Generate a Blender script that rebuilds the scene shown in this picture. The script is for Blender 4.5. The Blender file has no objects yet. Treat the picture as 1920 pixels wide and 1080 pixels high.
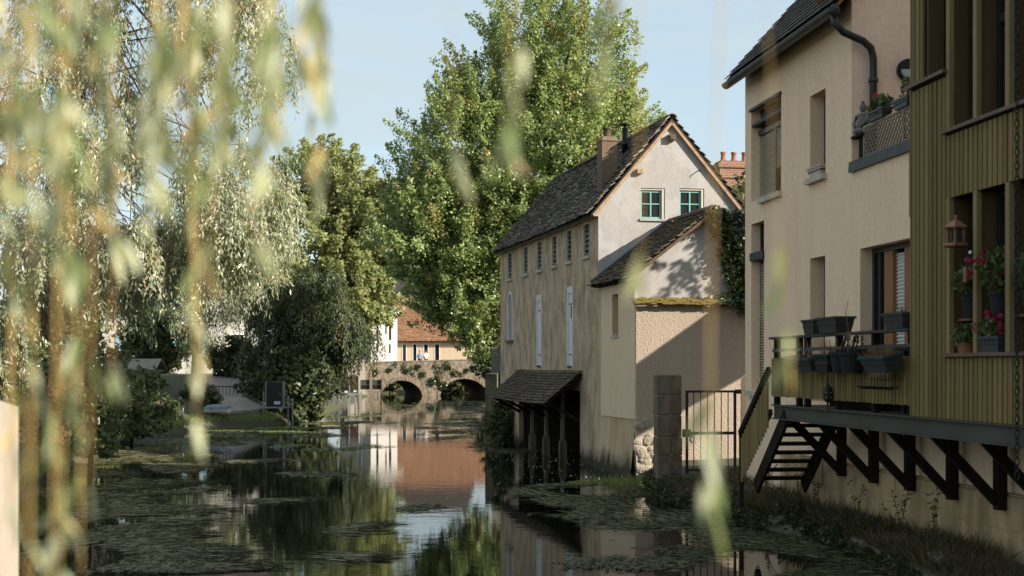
import bpy, math, random
import numpy as np
from mathutils import Vector, Matrix

random.seed(7)
rng = np.random.default_rng(7)
SC = bpy.context.scene
COL = SC.collection
R = math.radians

# ------------------------------------------------------------------ camera
cam_data = bpy.data.cameras.new('camera')
cam = bpy.data.objects.new('camera', cam_data)
COL.objects.link(cam)
cam.location = (0, 0, 2.6)                       # eye height above the water
cam.rotation_euler = (R(90), 0, 0)
cam_data.lens = 50
cam_data.sensor_width = 36
cam_data.shift_y = (688 - 540) / 1920
cam_data.clip_start = 0.05
cam_data.clip_end = 3000
cam_data.dof.use_dof = True
cam_data.dof.focus_distance = 40
cam_data.dof.aperture_fstop = 2.9
SC.camera = cam

# ------------------------------------------------------------------ light
SUN_AZ = math.atan2(0.90, -0.43)                # clockwise from +Y: right of and a little behind the camera
SUN_EL = R(25)
world = bpy.data.worlds.new('World')
SC.world = world
world.use_nodes = True
wn = world.node_tree
wn.nodes.clear()
wo = wn.nodes.new('ShaderNodeOutputWorld')
wb = wn.nodes.new('ShaderNodeBackground')
sky = wn.nodes.new('ShaderNodeTexSky')
sky.sky_type = 'NISHITA'
sky.sun_disc = False
sky.sun_elevation = SUN_EL
sky.sun_rotation = SUN_AZ
sky.altitude = 100
sky.air_density = 1.0
sky.dust_density = 1.6
sky.ozone_density = 1.2
# thin streaky cirrus over the blue
wtc = wn.nodes.new('ShaderNodeTexCoord')
wmap = wn.nodes.new('ShaderNodeMapping')
wmap.inputs['Scale'].default_value = (1.6, 1.6, 9.0)
wno = wn.nodes.new('ShaderNodeTexNoise')
wno.inputs['Scale'].default_value = 2.6
wno.inputs['Detail'].default_value = 6
wrm = wn.nodes.new('ShaderNodeMapRange')
wrm.inputs['From Min'].default_value = 0.40
wrm.inputs['From Max'].default_value = 0.64
wrm.inputs['To Min'].default_value = 0.50
wrm.inputs['To Max'].default_value = 0.95
wmx = wn.nodes.new('ShaderNodeMix')
wmx.data_type = 'RGBA'
wmx.inputs[7].default_value = (2.70, 3.22, 3.40, 1)
wn.links.new(wtc.outputs['Generated'], wmap.inputs['Vector'])
wn.links.new(wmap.outputs['Vector'], wno.inputs['Vector'])
wn.links.new(wno.outputs['Fac'], wrm.inputs['Value'])
wn.links.new(wrm.outputs['Result'], wmx.inputs[0])
wn.links.new(sky.outputs['Color'], wmx.inputs[6])
wn.links.new(wmx.outputs[2], wb.inputs['Color'])
wb.inputs['Strength'].default_value = 0.112
wn.links.new(wb.outputs['Background'], wo.inputs['Surface'])

sun_data = bpy.data.lights.new('sun', 'SUN')
sun_data.energy = 4.4
sun_data.angle = R(0.55)
sun_data.color = (1.0, 0.91, 0.78)
sun = bpy.data.objects.new('sun', sun_data)
COL.objects.link(sun)
sdir = Vector((math.sin(SUN_AZ) * math.cos(SUN_EL), math.cos(SUN_AZ) * math.cos(SUN_EL), math.sin(SUN_EL)))
sun.rotation_euler = sdir.to_track_quat('Z', 'Y').to_euler()
sun.location = (30, -10, 30)

SC.view_settings.view_transform = 'Standard'
SC.view_settings.look = 'None'
SC.view_settings.exposure = 1.06
SC.view_settings.gamma = 1
SC.view_settings.use_curve_mapping = False
SC.render.engine = 'CYCLES'
SC.cycles.use_denoising = True
SC.cycles.max_bounces = 8
SC.cycles.transparent_max_bounces = 12
SC.cycles.sample_clamp_indirect = 6


# ------------------------------------------------------------------ mesh helpers
class MB:
    def __init__(s):
        s.v = []
        s.f = []

    def add(s, vs, fs):
        o = len(s.v)
        s.v += [tuple(p) for p in vs]
        s.f += [tuple(i + o for i in f) for f in fs]
        return s

    def box(s, x0, x1, y0, y1, z0, z1):
        return s.add([(x0, y0, z0), (x1, y0, z0), (x1, y1, z0), (x0, y1, z0),
                      (x0, y0, z1), (x1, y0, z1), (x1, y1, z1), (x0, y1, z1)],
                     [(3, 2, 1, 0), (4, 5, 6, 7), (0, 1, 5, 4), (1, 2, 6, 5), (2, 3, 7, 6), (3, 0, 4, 7)])

    def beam(s, p, q, w, h, up=(0, 0, 1)):
        p, q, up = Vector(p), Vector(q), Vector(up)
        d = (q - p).normalized()
        a = d.cross(up)
        if a.length < 1e-4:
            a = d.cross(Vector((1, 0, 0)))
        a.normalize()
        b = a.cross(d).normalized()
        a, b = a * w / 2, b * h / 2
        vs = [p - a - b, p + a - b, p + a + b, p - a + b, q - a - b, q + a - b, q + a + b, q - a + b]
        return s.add(vs, [(3, 2, 1, 0), (4, 5, 6, 7), (0, 1, 5, 4), (1, 2, 6, 5), (2, 3, 7, 6), (3, 0, 4, 7)])

    def quad(s, a, b, c, d):
        return s.add([a, b, c, d], [(0, 1, 2, 3)])

    def poly(s, pts):
        return s.add(pts, [tuple(range(len(pts)))])

    def slab(s, pts, off):
        """polygon pts extruded by vector off"""
        n = len(pts)
        off = Vector(off)
        vs = [Vector(p) for p in pts] + [Vector(p) + off for p in pts]
        fs = [tuple(range(n))[::-1], tuple(range(n, 2 * n))]
        fs += [(i, (i + 1) % n, n + (i + 1) % n, n + i) for i in range(n)]
        return s.add(vs, fs)

    def tube(s, pts, rad, n=6, cap=True):
        pts = [Vector(p) for p in pts]
        if not hasattr(rad, '__len__'):
            rad = [rad] * len(pts)
        vs = []
        ref = Vector((0.31, 0.2, 0.93))
        for i, p in enumerate(pts):
            d = (pts[min(i + 1, len(pts) - 1)] - pts[max(i - 1, 0)])
            d = d.normalized() if d.length > 1e-9 else Vector((0, 0, 1))
            a = d.cross(ref)
            if a.length < 0.05:
                a = d.cross(Vector((1, 0, 0)))
            a.normalize()
            b = d.cross(a)
            for k in range(n):
                t = 2 * math.pi * k / n
                vs.append(p + (a * math.cos(t) + b * math.sin(t)) * rad[i])
        fs = []
        for i in range(len(pts) - 1):
            for k in range(n):
                fs.append((i * n + k, i * n + (k + 1) % n, (i + 1) * n + (k + 1) % n, (i + 1) * n + k))
        if cap:
            fs.append(tuple(range(n))[::-1])
            fs.append(tuple(range((len(pts) - 1) * n, len(pts) * n)))
        return s.add(vs, fs)

    def lathe(s, prof, n=12, c=(0, 0, 0), sx=1.0, sy=1.0):
        vs = []
        for r, z in prof:
            for k in range(n):
                t = 2 * math.pi * k / n
                vs.append((c[0] + r * sx * math.cos(t), c[1] + r * sy * math.sin(t), c[2] + z))
        fs = []
        for i in range(len(prof) - 1):
            for k in range(n):
                fs.append((i * n + k, i * n + (k + 1) % n, (i + 1) * n + (k + 1) % n, (i + 1) * n + k))
        fs.append(tuple(range(n))[::-1])
        fs.append(tuple(range((len(prof) - 1) * n, len(prof) * n)))
        return s.add(vs, fs)

    def ball(s, c, r, n=10, m=7):
        if not hasattr(r, '__len__'):
            r = (r, r, r)
        prof = [(max(math.sin(math.pi * i / m), 0.02), -math.cos(math.pi * i / m) * r[2]) for i in range(m + 1)]
        return s.lathe([(p, z) for p, z in prof], n, c, r[0], r[1])

    def wall(s, fn, us, top, holes, z0, depth):
        """fn(u, z, n) -> point; us = extra breakpoints; top(u) = upper edge; holes (u0,u1,z0,z1); depth of the reveals"""
        br = sorted(set([round(u, 4) for u in us] + [round(h[0], 4) for h in holes] + [round(h[1], 4) for h in holes]))
        for a, b in zip(br[:-1], br[1:]):
            m = (a + b) / 2
            hs = sorted([h for h in holes if h[0] - 1e-4 <= a and b <= h[1] + 1e-4], key=lambda h: h[2])
            lo = (z0, z0)
            for h in hs:
                s.quad(fn(a, lo[0], 0), fn(b, lo[1], 0), fn(b, h[2], 0), fn(a, h[2], 0))
                lo = (h[3], h[3])
            s.quad(fn(a, lo[0], 0), fn(b, lo[1], 0), fn(b, top(b), 0), fn(a, top(a), 0))
        for (a, b, c, d) in [h[:4] for h in holes]:
            s.quad(fn(a, c, 0), fn(a, d, 0), fn(a, d, depth), fn(a, c, depth))
            s.quad(fn(b, c, 0), fn(b, d, 0), fn(b, d, depth), fn(b, c, depth))
            s.quad(fn(a, d, 0), fn(b, d, 0), fn(b, d, depth), fn(a, d, depth))
            s.quad(fn(a, c, 0), fn(b, c, 0), fn(b, c, depth), fn(a, c, depth))
        return s

    def mesh(s, name, smooth=False):
        me = bpy.data.meshes.new(name)
        me.from_pydata(s.v, [], s.f)
        if smooth:
            me.polygons.foreach_set('use_smooth', [True] * len(me.polygons))
        me.update()
        return me


def obj(name, data, mat=None, parent=None, loc=(0, 0, 0), rot=(0, 0, 0), scale=(1, 1, 1), smooth=False, kind=None, label=None):
    if isinstance(data, MB):
        data = data.mesh(name, smooth)
    o = bpy.data.objects.new(name, data)
    COL.objects.link(o)
    if mat is not None and not data.materials:
        data.materials.append(mat)
    o.parent = parent
    o.location, o.rotation_euler, o.scale = loc, rot, scale
    if kind:
        o['kind'] = kind
    if label:
        o['label'] = label
    return o


def tag(o, label, cat, group=None, kind=None):
    o['label'] = label
    o['category'] = cat
    if group:
        o['group'] = group
    if kind:
        o['kind'] = kind
    return o


def empty(name, loc, rz=0.0, label=None, cat=None, group=None):
    o = bpy.data.objects.new(name, None)
    COL.objects.link(o)
    o.location = loc
    o.rotation_euler = (0, 0, rz)
    o.empty_display_size = 0.2
    if label:
        tag(o, label, cat, group)
    return o


# ------------------------------------------------------------------ materials
def new_mat(name):
    m = bpy.data.materials.new(name)
    m.use_nodes = True
    nt = m.node_tree
    nt.nodes.clear()
    out = nt.nodes.new('ShaderNodeOutputMaterial')
    b = nt.nodes.new('ShaderNodeBsdfPrincipled')
    nt.links.new(b.outputs[0], out.inputs[0])
    return m, nt, b, out


def noise(nt, scale, detail=4, mapping=(1, 1, 1), rough=0.55, coord='Object'):
    tc = nt.nodes.new('ShaderNodeTexCoord')
    mp = nt.nodes.new('ShaderNodeMapping')
    mp.inputs['Scale'].default_value = mapping
    n = nt.nodes.new('ShaderNodeTexNoise')
    n.inputs['Scale'].default_value = scale
    n.inputs['Detail'].default_value = detail
    n.inputs['Roughness'].default_value = rough
    nt.links.new(tc.outputs[coord], mp.inputs['Vector'])
    nt.links.new(mp.outputs['Vector'], n.inputs['Vector'])
    return n.outputs['Fac']


def ramp(nt, val, a, b, lo=0.0, hi=1.0):
    r = nt.nodes.new('ShaderNodeMapRange')
    r.inputs['From Min'].default_value = a
    r.inputs['From Max'].default_value = b
    r.inputs['To Min'].default_value = lo
    r.inputs['To Max'].default_value = hi
    nt.links.new(val, r.inputs['Value'])
    return r.outputs['Result']


def mixc(nt, fac, a, b, mode='MIX'):
    m = nt.nodes.new('ShaderNodeMix')
    m.data_type = 'RGBA'
    m.blend_type = mode
    for sock, v in ((0, fac), (6, a), (7, b)):
        if hasattr(v, 'is_linked') or hasattr(v, 'links'):
            nt.links.new(v, m.inputs[sock])
        elif sock == 0:
            m.inputs[0].default_value = v
        else:
            m.inputs[sock].default_value = (v[0], v[1], v[2], 1)
    return m.outputs[2]


def mul(nt, a, b):
    m = nt.nodes.new('ShaderNodeMath')
    m.operation = 'MULTIPLY'
    for i, v in enumerate((a, b)):
        if isinstance(v, (int, float)):
            m.inputs[i].default_value = v
        else:
            nt.links.new(v, m.inputs[i])
    return m.outputs[0]


def bump(nt, bsdf, h, strength=0.3, dist=0.02):
    b = nt.nodes.new('ShaderNodeBump')
    b.inputs['Strength'].default_value = strength
    b.inputs['Distance'].default_value = dist
    nt.links.new(h, b.inputs['Height'])
    nt.links.new(b.outputs[0], bsdf.inputs['Normal'])


def objrand(nt):
    return nt.nodes.new('ShaderNodeObjectInfo').outputs['Random']


def simple(name, c1, c2=None, scale=6, rough=0.7, mapping=(1, 1, 1), bs=0.0, bscale=40, metal=0.0, rand=0.0, spec=0.4, bdist=0.01):
    m, nt, b, _ = new_mat(name)
    c2 = c2 or tuple(x * 0.75 for x in c1)
    col = mixc(nt, ramp(nt, noise(nt, scale, 5, mapping), 0.32, 0.68), c1, c2)
    if rand:
        col = mixc(nt, ramp(nt, objrand(nt), 0, 1, 0, rand), col, tuple(x * 0.35 for x in c1))
    nt.links.new(col, b.inputs['Base Color'])
    b.inputs['Roughness'].default_value = rough
    b.inputs['Metallic'].default_value = metal
    b.inputs['Specular IOR Level'].default_value = spec
    if bs:
        bump(nt, b, noise(nt, bscale, 4, mapping), bs, bdist)
    return m


def plaster(name, base, streak, stain, streak_amt=0.6, bs=0.25, bscale=45, algae=0.0, patch=None, bdist=0.012, stretch=0.12, blo=0.42, bsc=0.9):
    m, nt, b, _ = new_mat(name)
    st = ramp(nt, noise(nt, 3.0, 6, (1, 1, stretch), 0.6), blo, blo + 0.26, 0, streak_amt)
    col = mixc(nt, st, base, streak)
    bl = ramp(nt, noise(nt, bsc, 6, (1, 1, 0.6), 0.65), 0.45, 0.75, 0, streak_amt * 0.8)
    col = mixc(nt, bl, col, stain)
    fine = ramp(nt, noise(nt, 16, 6, (1, 1, 0.7), 0.7), 0.35, 0.7, 0.0, 0.35)
    col = mixc(nt, fine, col, tuple(x * 0.55 for x in base))
    if patch:
        pp = ramp(nt, noise(nt, 1.6, 2), 0.56, 0.60, 0, 1)
        col = mixc(nt, mul(nt, pp, 0.5), col, patch)
    if algae:
        tc = nt.nodes.new('ShaderNodeTexCoord')
        sp = nt.nodes.new('ShaderNodeSeparateXYZ')
        nt.links.new(tc.outputs['Object'], sp.inputs[0])
        z = ramp(nt, sp.outputs['Z'], 0.0, algae, 0.75, 0.0)
        ad = nt.nodes.new('ShaderNodeMath')
        ad.operation = 'ADD'
        nt.links.new(z, ad.inputs[0])
        nt.links.new(noise(nt, 2.4, 8, (1, 1, 0.45), 0.65), ad.inputs[1])
        col = mixc(nt, ramp(nt, ad.outputs[0], 0.66, 1.08, 0, 0.95), col, (0.035, 0.033, 0.022))
    nt.links.new(col, b.inputs['Base Color'])
    b.inputs['Roughness'].default_value = 0.92
    b.inputs['Specular IOR Level'].default_value = 0.15
    bump(nt, b, noise(nt, bscale, 5), bs, bdist)
    return m


def leaf_mat(name, c1, c2, c3=None, c3amt=0.0, trans=0.35, rough=0.45, tcol=None, spec=0.35):
    """colour varies leaf by leaf through the mesh attribute 'var'"""
    m, nt, b, out = new_mat(name)
    at = nt.nodes.new('ShaderNodeAttribute')
    at.attribute_name = 'var'
    col = mixc(nt, at.outputs['Fac'], c1, c2)
    if c3:
        at2 = nt.nodes.new('ShaderNodeAttribute')
        at2.attribute_name = 'tint'
        col = mixc(nt, mul(nt, at2.outputs['Fac'], c3amt), col, c3)
    nt.links.new(col, b.inputs['Base Color'])
    b.inputs['Roughness'].default_value = rough
    b.inputs['Specular IOR Level'].default_value = spec
    tr = nt.nodes.new('ShaderNodeBsdfTranslucent')
    tc = mixc(nt, 0.5, col, tcol or tuple(min(1, x * 1.6) for x in c2))
    nt.links.new(tc, tr.inputs['Color'])
    mx = nt.nodes.new('ShaderNodeMixShader')
    mx.inputs[0].default_value = trans
    nt.links.new(b.outputs[0], mx.inputs[1])
    nt.links.new(tr.outputs[0], mx.inputs[2])
    nt.links.new(mx.outputs[0], out.inputs[0])
    return m


def glass_mat(name, tint, clear=0.55):
    m, nt, b, out = new_mat(name)
    b.inputs['Base Color'].default_value = (*tint, 1)
    b.inputs['Roughness'].default_value = 0.04
    b.inputs['Specular IOR Level'].default_value = 0.7
    tr = nt.nodes.new('ShaderNodeBsdfTransparent')
    tr.inputs[0].default_value = (0.8, 0.85, 0.85, 1)
    mx = nt.nodes.new('ShaderNodeMixShader')
    mx.inputs[0].default_value = clear
    nt.links.new(b.outputs[0], mx.inputs[1])
    nt.links.new(tr.outputs[0], mx.inputs[2])
    nt.links.new(mx.outputs[0], out.inputs[0])
    return m


def tile_mat(name, c1, c2, c3, moss=None, moss_amt=0.0, rough=0.75, spec=0.35):
    m, nt, b, _ = new_mat(name)
    at = nt.nodes.new('ShaderNodeAttribute')
    at.attribute_name = 'var'
    col = mixc(nt, at.outputs['Fac'], c1, c2)
    col = mixc(nt, ramp(nt, noise(nt, 2.3, 6), 0.45, 0.7, 0, 0.8), col, c3)
    if moss:
        col = mixc(nt, ramp(nt, noise(nt, 5.0, 5), 0.5 - moss_amt * 0.3, 0.62, 0, moss_amt), col, moss)
    nt.links.new(col, b.inputs['Base Color'])
    b.inputs['Roughness'].default_value = rough
    b.inputs['Specular IOR Level'].default_value = spec
    bump(nt, b, noise(nt, 60, 3), 0.3, 0.01)
    return m


M = {}
M['mill_wall'] = plaster('mill render', (0.66, 0.49, 0.335), (0.27, 0.192, 0.122), (0.21, 0.148, 0.094), 0.92, 0.6, 26, algae=0.55, stretch=0.45, blo=0.43, bsc=1.6)
M['gable'] = plaster('gable plaster', (0.385, 0.37, 0.36), (0.32, 0.295, 0.27), (0.35, 0.325, 0.30), 0.6, 0.5, 30, patch=(0.41, 0.40, 0.39))
M['annex_rough'] = plaster('rough cast render', (0.40, 0.325, 0.26), (0.31, 0.25, 0.195), (0.35, 0.28, 0.22), 0.5, 1.0, 22, algae=0.35, bdist=0.03)
M['annex_patch'] = plaster('lime patch', (0.86, 0.64, 0.44), (0.78, 0.57, 0.38), (0.82, 0.60, 0.40), 0.45, 0.2, 34)
M['annex_side'] = plaster('grey render base', (0.70, 0.50, 0.32), (0.47, 0.33, 0.20), (0.33, 0.23, 0.14), 0.7, 0.3, 30, algae=0.75)
M['cream'] = plaster('cream render', (0.97, 0.695, 0.475), (0.85, 0.585, 0.385), (0.89, 0.625, 0.42), 0.55, 0.25, 50, stretch=0.16, patch=(0.92, 0.66, 0.435))
M['cream_pale'] = plaster('pale cream gable render', (0.94, 0.70, 0.53), (0.86, 0.62, 0.46), (0.88, 0.64, 0.48), 0.4, 0.18, 60, stretch=0.2)
M['plinth'] = plaster('limestone block', (0.56, 0.385, 0.21), (0.32, 0.215, 0.115), (0.15, 0.10, 0.055), 0.95, 0.45, 26, algae=0.75, bsc=2.2)
M['stone'] = plaster('weathered stone', (0.22, 0.17, 0.115), (0.09, 0.07, 0.046), (0.04, 0.035, 0.02), 0.95, 0.6, 16, bdist=0.03, bsc=4.5)
M['kerb'] = plaster('mossy dark kerb stone', (0.16, 0.135, 0.095), (0.08, 0.07, 0.045), (0.04, 0.045, 0.02), 0.9, 0.7, 14, bdist=0.04)
M['rubble'] = plaster('pale rubble stone', (0.40, 0.35, 0.28), (0.29, 0.245, 0.185), (0.19, 0.16, 0.115), 0.7, 0.8, 14, bdist=0.04)
M['parapet'] = plaster('sunny pale stone', (0.38, 0.335, 0.275), (0.33, 0.28, 0.22), (0.27, 0.23, 0.175), 0.6, 0.5, 14)
M['bridge'] = plaster('bridge rubble masonry', (0.25, 0.205, 0.155), (0.10, 0.082, 0.06), (0.07, 0.058, 0.036), 1.0, 0.9, 4.5, bdist=0.10, stretch=0.8)
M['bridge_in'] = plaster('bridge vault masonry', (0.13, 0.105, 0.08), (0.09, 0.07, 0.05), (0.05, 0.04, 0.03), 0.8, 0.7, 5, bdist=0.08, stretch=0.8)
M['timber'] = simple('green treated board', (0.345, 0.245, 0.085), (0.17, 0.118, 0.042), 9, 0.8, (1, 1, 0.10), 0.35, 30, rand=0.75, spec=0.25)
M['timber_pale'] = simple('pale treated post', (0.30, 0.21, 0.10), (0.20, 0.14, 0.062), 7, 0.8, (1, 1, 0.1), 0.3, 30, spec=0.25)
M['timber_fin'] = simple('brown fin plank', (0.115, 0.078, 0.034), (0.075, 0.05, 0.022), 6, 0.8, (1, 1, 0.12), 0.3, 24, spec=0.25)
M['backing'] = simple('dark backing', (0.018, 0.015, 0.010), None, 5, 0.9)
M['ledge'] = simple('red brown ledge', (0.16, 0.085, 0.05), (0.11, 0.055, 0.033), 8, 0.6, (1, 0.2, 1))
M['dark_steel'] = simple('dark grey steel beam', (0.080, 0.076, 0.060), (0.055, 0.05, 0.038), 4, 0.65, (1, 0.3, 1), 0.2, 60, spec=0.25)
M['black_wood'] = simple('black stained timber', (0.016, 0.012, 0.008), (0.030, 0.023, 0.015), 6, 0.95, (1, 1, 0.2), 0.4, 30, spec=0.08)
M['rail_wood'] = simple('dark weathered rail', (0.06, 0.048, 0.033), (0.035, 0.028, 0.02), 8, 0.8, (1, 0.15, 1), 0.2, 30)
M['iron'] = simple('black iron', (0.010, 0.010, 0.010), (0.02, 0.017, 0.014), 10, 0.6, spec=0.4)
M['zinc'] = simple('dark zinc', (0.050, 0.053, 0.052), (0.032, 0.034, 0.034), 5, 0.42, metal=0.5)
M['flash'] = simple('blue grey lead flashing', (0.075, 0.105, 0.13), (0.055, 0.075, 0.09), 5, 0.55, metal=0.3)
M['turq'] = simple('turquoise paint', (0.17, 0.37, 0.35), (0.14, 0.32, 0.30), 5, 0.5)
M['white'] = simple('white paint', (0.74, 0.74, 0.72), (0.62, 0.62, 0.60), 5, 0.6)
M['pale_panel'] = simple('pale blue white board', (0.74, 0.76, 0.78), (0.66, 0.68, 0.70), 3, 0.6, (1, 1, 0.2))
M['sill_cream'] = simple('cream sill', (0.56, 0.49, 0.39), (0.45, 0.39, 0.3), 5, 0.8)
M['louvre'] = simple('grey louvre slat', (0.17, 0.165, 0.155), (0.09, 0.085, 0.08), 7, 0.7)
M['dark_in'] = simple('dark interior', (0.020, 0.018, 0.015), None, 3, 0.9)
M['curtain'] = simple('pale curtain', (0.38, 0.42, 0.38), (0.25, 0.30, 0.28), 6, 0.9, (5, 1, 0.2))
M['glass'] = glass_mat('window glass', (0.03, 0.035, 0.035), 0.55)
M['glass_dark'] = glass_mat('dark window glass', (0.012, 0.016, 0.018), 0.25)
M['glass_blue'] = glass_mat('sky lit window glass', (0.05, 0.07, 0.08), 0.1)
M['shutter'] = simple('cream roller shutter', (0.52, 0.47, 0.385), (0.46, 0.41, 0.33), 4, 0.5)
M['shutter_white'] = simple('white roller shutter', (0.75, 0.73, 0.68), (0.66, 0.64, 0.59), 4, 0.5)
M['orange_wood'] = simple('orange brown wood', (0.33, 0.13, 0.042), (0.22, 0.085, 0.027), 6, 0.6, (1, 1, 0.1))
M['verge'] = simple('warm verge mortar', (0.40, 0.27, 0.175), (0.26, 0.165, 0.10), 6, 0.85, bs=0.4, bscale=30)
M['pipe_clay'] = simple('terracotta', (0.33, 0.135, 0.075), (0.22, 0.085, 0.05), 7, 0.75, bs=0.2)
M['chimney'] = plaster('chimney render', (0.21, 0.155, 0.11), (0.12, 0.088, 0.062), (0.24, 0.14, 0.07), 0.8, 0.7, 22, bdist=0.025)
M['flue'] = simple('black flue', (0.015, 0.017, 0.019), None, 4, 0.35, metal=0.6)
M['plastic'] = simple('grey plastic planter', (0.058, 0.054, 0.048), (0.042, 0.039, 0.035), 4, 0.75, spec=0.2)
M['plastic_dark'] = simple('dark plastic pot', (0.024, 0.023, 0.021), (0.017, 0.016, 0.015), 4, 0.75, spec=0.2)
M['plastic_teal'] = simple('blue grey planter', (0.050, 0.062, 0.062), (0.036, 0.044, 0.044), 4, 0.7, spec=0.25)
M['soil'] = simple('dry soil', (0.05, 0.035, 0.022), None, 20, 0.95)
M['dry'] = leaf_mat('dry stalks', (0.16, 0.10, 0.055), (0.24, 0.15, 0.08), trans=0.2)
M['copper'] = simple('copper brown feeder', (0.30, 0.145, 0.085), (0.21, 0.095, 0.055), 6, 0.4, metal=0.25)
M['statue'] = simple('grey stone statue', (0.20, 0.175, 0.165), (0.12, 0.105, 0.10), 12, 0.8, bs=0.3)
M['lamp_glass'] = simple('opal lamp glass', (0.42, 0.50, 0.54), (0.38, 0.46, 0.5), 3, 0.25)
M['trellis'] = simple('pale grey trellis', (0.34, 0.30, 0.23), (0.25, 0.22, 0.17), 9, 0.8)
M['slate_tile'] = simple('dark coping tile', (0.050, 0.052, 0.050), (0.034, 0.036, 0.035), 5, 0.55)
M['bark'] = simple('bark', (0.075, 0.055, 0.038), (0.04, 0.03, 0.022), 6, 0.95, (1, 1, 0.3), 0.8, 14, bdist=0.04)
M['bark_red'] = simple('reddish bark', (0.17, 0.085, 0.05), (0.09, 0.05, 0.032), 6, 0.9, (1, 1, 0.3), 0.6, 14, bdist=0.03)
M['twig'] = simple('ochre willow twig', (0.60, 0.42, 0.16), (0.45, 0.28, 0.10), 14, 0.6, spec=0.3)
M['twig_dark'] = simple('dark willow twig', (0.10, 0.055, 0.03), None, 14, 0.7)
M['tile_old'] = tile_mat('old grey brown tile', (0.045, 0.032, 0.024), (0.42, 0.36, 0.31), (0.050, 0.034, 0.024), (0.11, 0.075, 0.03), 0.35, 0.5, 0.5)  # rare pale tiles put the sky glints into the colour
M['tile_annex'] = tile_mat('mossy brown tile', (0.055, 0.040, 0.028), (0.27, 0.185, 0.12), (0.045, 0.032, 0.02), (0.085, 0.072, 0.022), 0.5, 0.6, 0.4)
M['tile_wash'] = tile_mat('dark brown tile', (0.07, 0.046, 0.03), (0.20, 0.135, 0.09), (0.045, 0.03, 0.021), (0.05, 0.045, 0.02), 0.4)
M['tile_moss'] = tile_mat('moss covered tile', (0.20, 0.105, 0.045), (0.32, 0.18, 0.08), (0.17, 0.12, 0.04), (0.20, 0.175, 0.035), 0.9)
M['tile_brown'] = tile_mat('flat brown tile', (0.045, 0.036, 0.030), (0.085, 0.066, 0.052), (0.04, 0.03, 0.026))
M['tile_red'] = tile_mat('red brown tile', (0.22, 0.105, 0.055), (0.36, 0.185, 0.105), (0.15, 0.08, 0.05), (0.16, 0.12, 0.06), 0.35)
M['tile_grey'] = tile_mat('grey brown tile', (0.19, 0.165, 0.14), (0.27, 0.235, 0.20), (0.15, 0.125, 0.105))
M['brick'] = None
M['ridge'] = simple('lichened ridge tile', (0.13, 0.075, 0.045), (0.07, 0.05, 0.035), 6, 0.85, bs=0.3, rand=0.5)
M['shade_stone'] = simple('shade-dark wash-house stone', (0.060, 0.050, 0.038), (0.03, 0.026, 0.02), 3, 0.95, bs=0.4, bscale=10)  # near-black colour stands in for the shade inside the wash-house
M['ochre_wall'] = plaster('ochre wall', (0.62, 0.48, 0.34), (0.52, 0.40, 0.275), (0.56, 0.43, 0.30), 0.4, 0.2, 20)
M['white_wall'] = plaster('white wall', (0.54, 0.51, 0.47), (0.49, 0.46, 0.42), (0.51, 0.47, 0.43), 0.3, 0.15, 20)
M['grey_wall'] = plaster('grey beige wall', (0.42, 0.355, 0.30), (0.36, 0.30, 0.25), (0.38, 0.32, 0.27), 0.4, 0.2, 20)
M['blue_shutter'] = simple('pale blue shutter', (0.25, 0.45, 0.55), None, 5, 0.6)
M['paving'] = simple('pale paving', (0.30, 0.26, 0.22), (0.22, 0.19, 0.16), 2.5, 0.9, bs=0.3, bscale=12)
M['cab_black'] = simple('black cabinet', (0.012, 0.010, 0.009), (0.02, 0.016, 0.013), 5, 0.5)
M['cab_brown'] = simple('maroon cabinet', (0.050, 0.020, 0.015), None, 5, 0.5)
M['galv'] = simple('galvanised post', (0.30, 0.31, 0.31), (0.2, 0.21, 0.215), 8, 0.55, metal=0.3)
M['post_wood'] = simple('grey timber post', (0.25, 0.22, 0.18), (0.15, 0.13, 0.105), 6, 0.85, (1, 1, 0.15))
M['notice'] = simple('white notice', (0.68, 0.70, 0.74), None, 4, 0.6)
M['tarp'] = simple('blue grey boat cover', (0.17, 0.23, 0.28), (0.12, 0.165, 0.2), 4, 0.55, bs=0.3, bscale=8)
M['skin'] = simple('skin', (0.52, 0.31, 0.22), None, 5, 0.6)
M['shirt_blue'] = simple('light blue shirt', (0.36, 0.46, 0.60), None, 8, 0.85)
M['shirt_white'] = simple('white shirt', (0.70, 0.68, 0.66), None, 8, 0.85)
M['trousers'] = simple('dark trousers', (0.04, 0.045, 0.06), None, 8, 0.85)
M['hair_grey'] = simple('grey hair', (0.28, 0.26, 0.24), None, 20, 0.8)
M['hair_dark'] = simple('dark hair', (0.03, 0.022, 0.017), None, 20, 0.7)
M['flower'] = leaf_mat('pink flower', (0.24, 0.018, 0.045), (0.38, 0.045, 0.09), trans=0.3)
M['flower_red'] = leaf_mat('red flower', (0.45, 0.02, 0.03), (0.62, 0.06, 0.07), trans=0.3)
M['blue_rope'] = simple('blue rope', (0.02, 0.09, 0.22), None, 8, 0.7)
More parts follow.
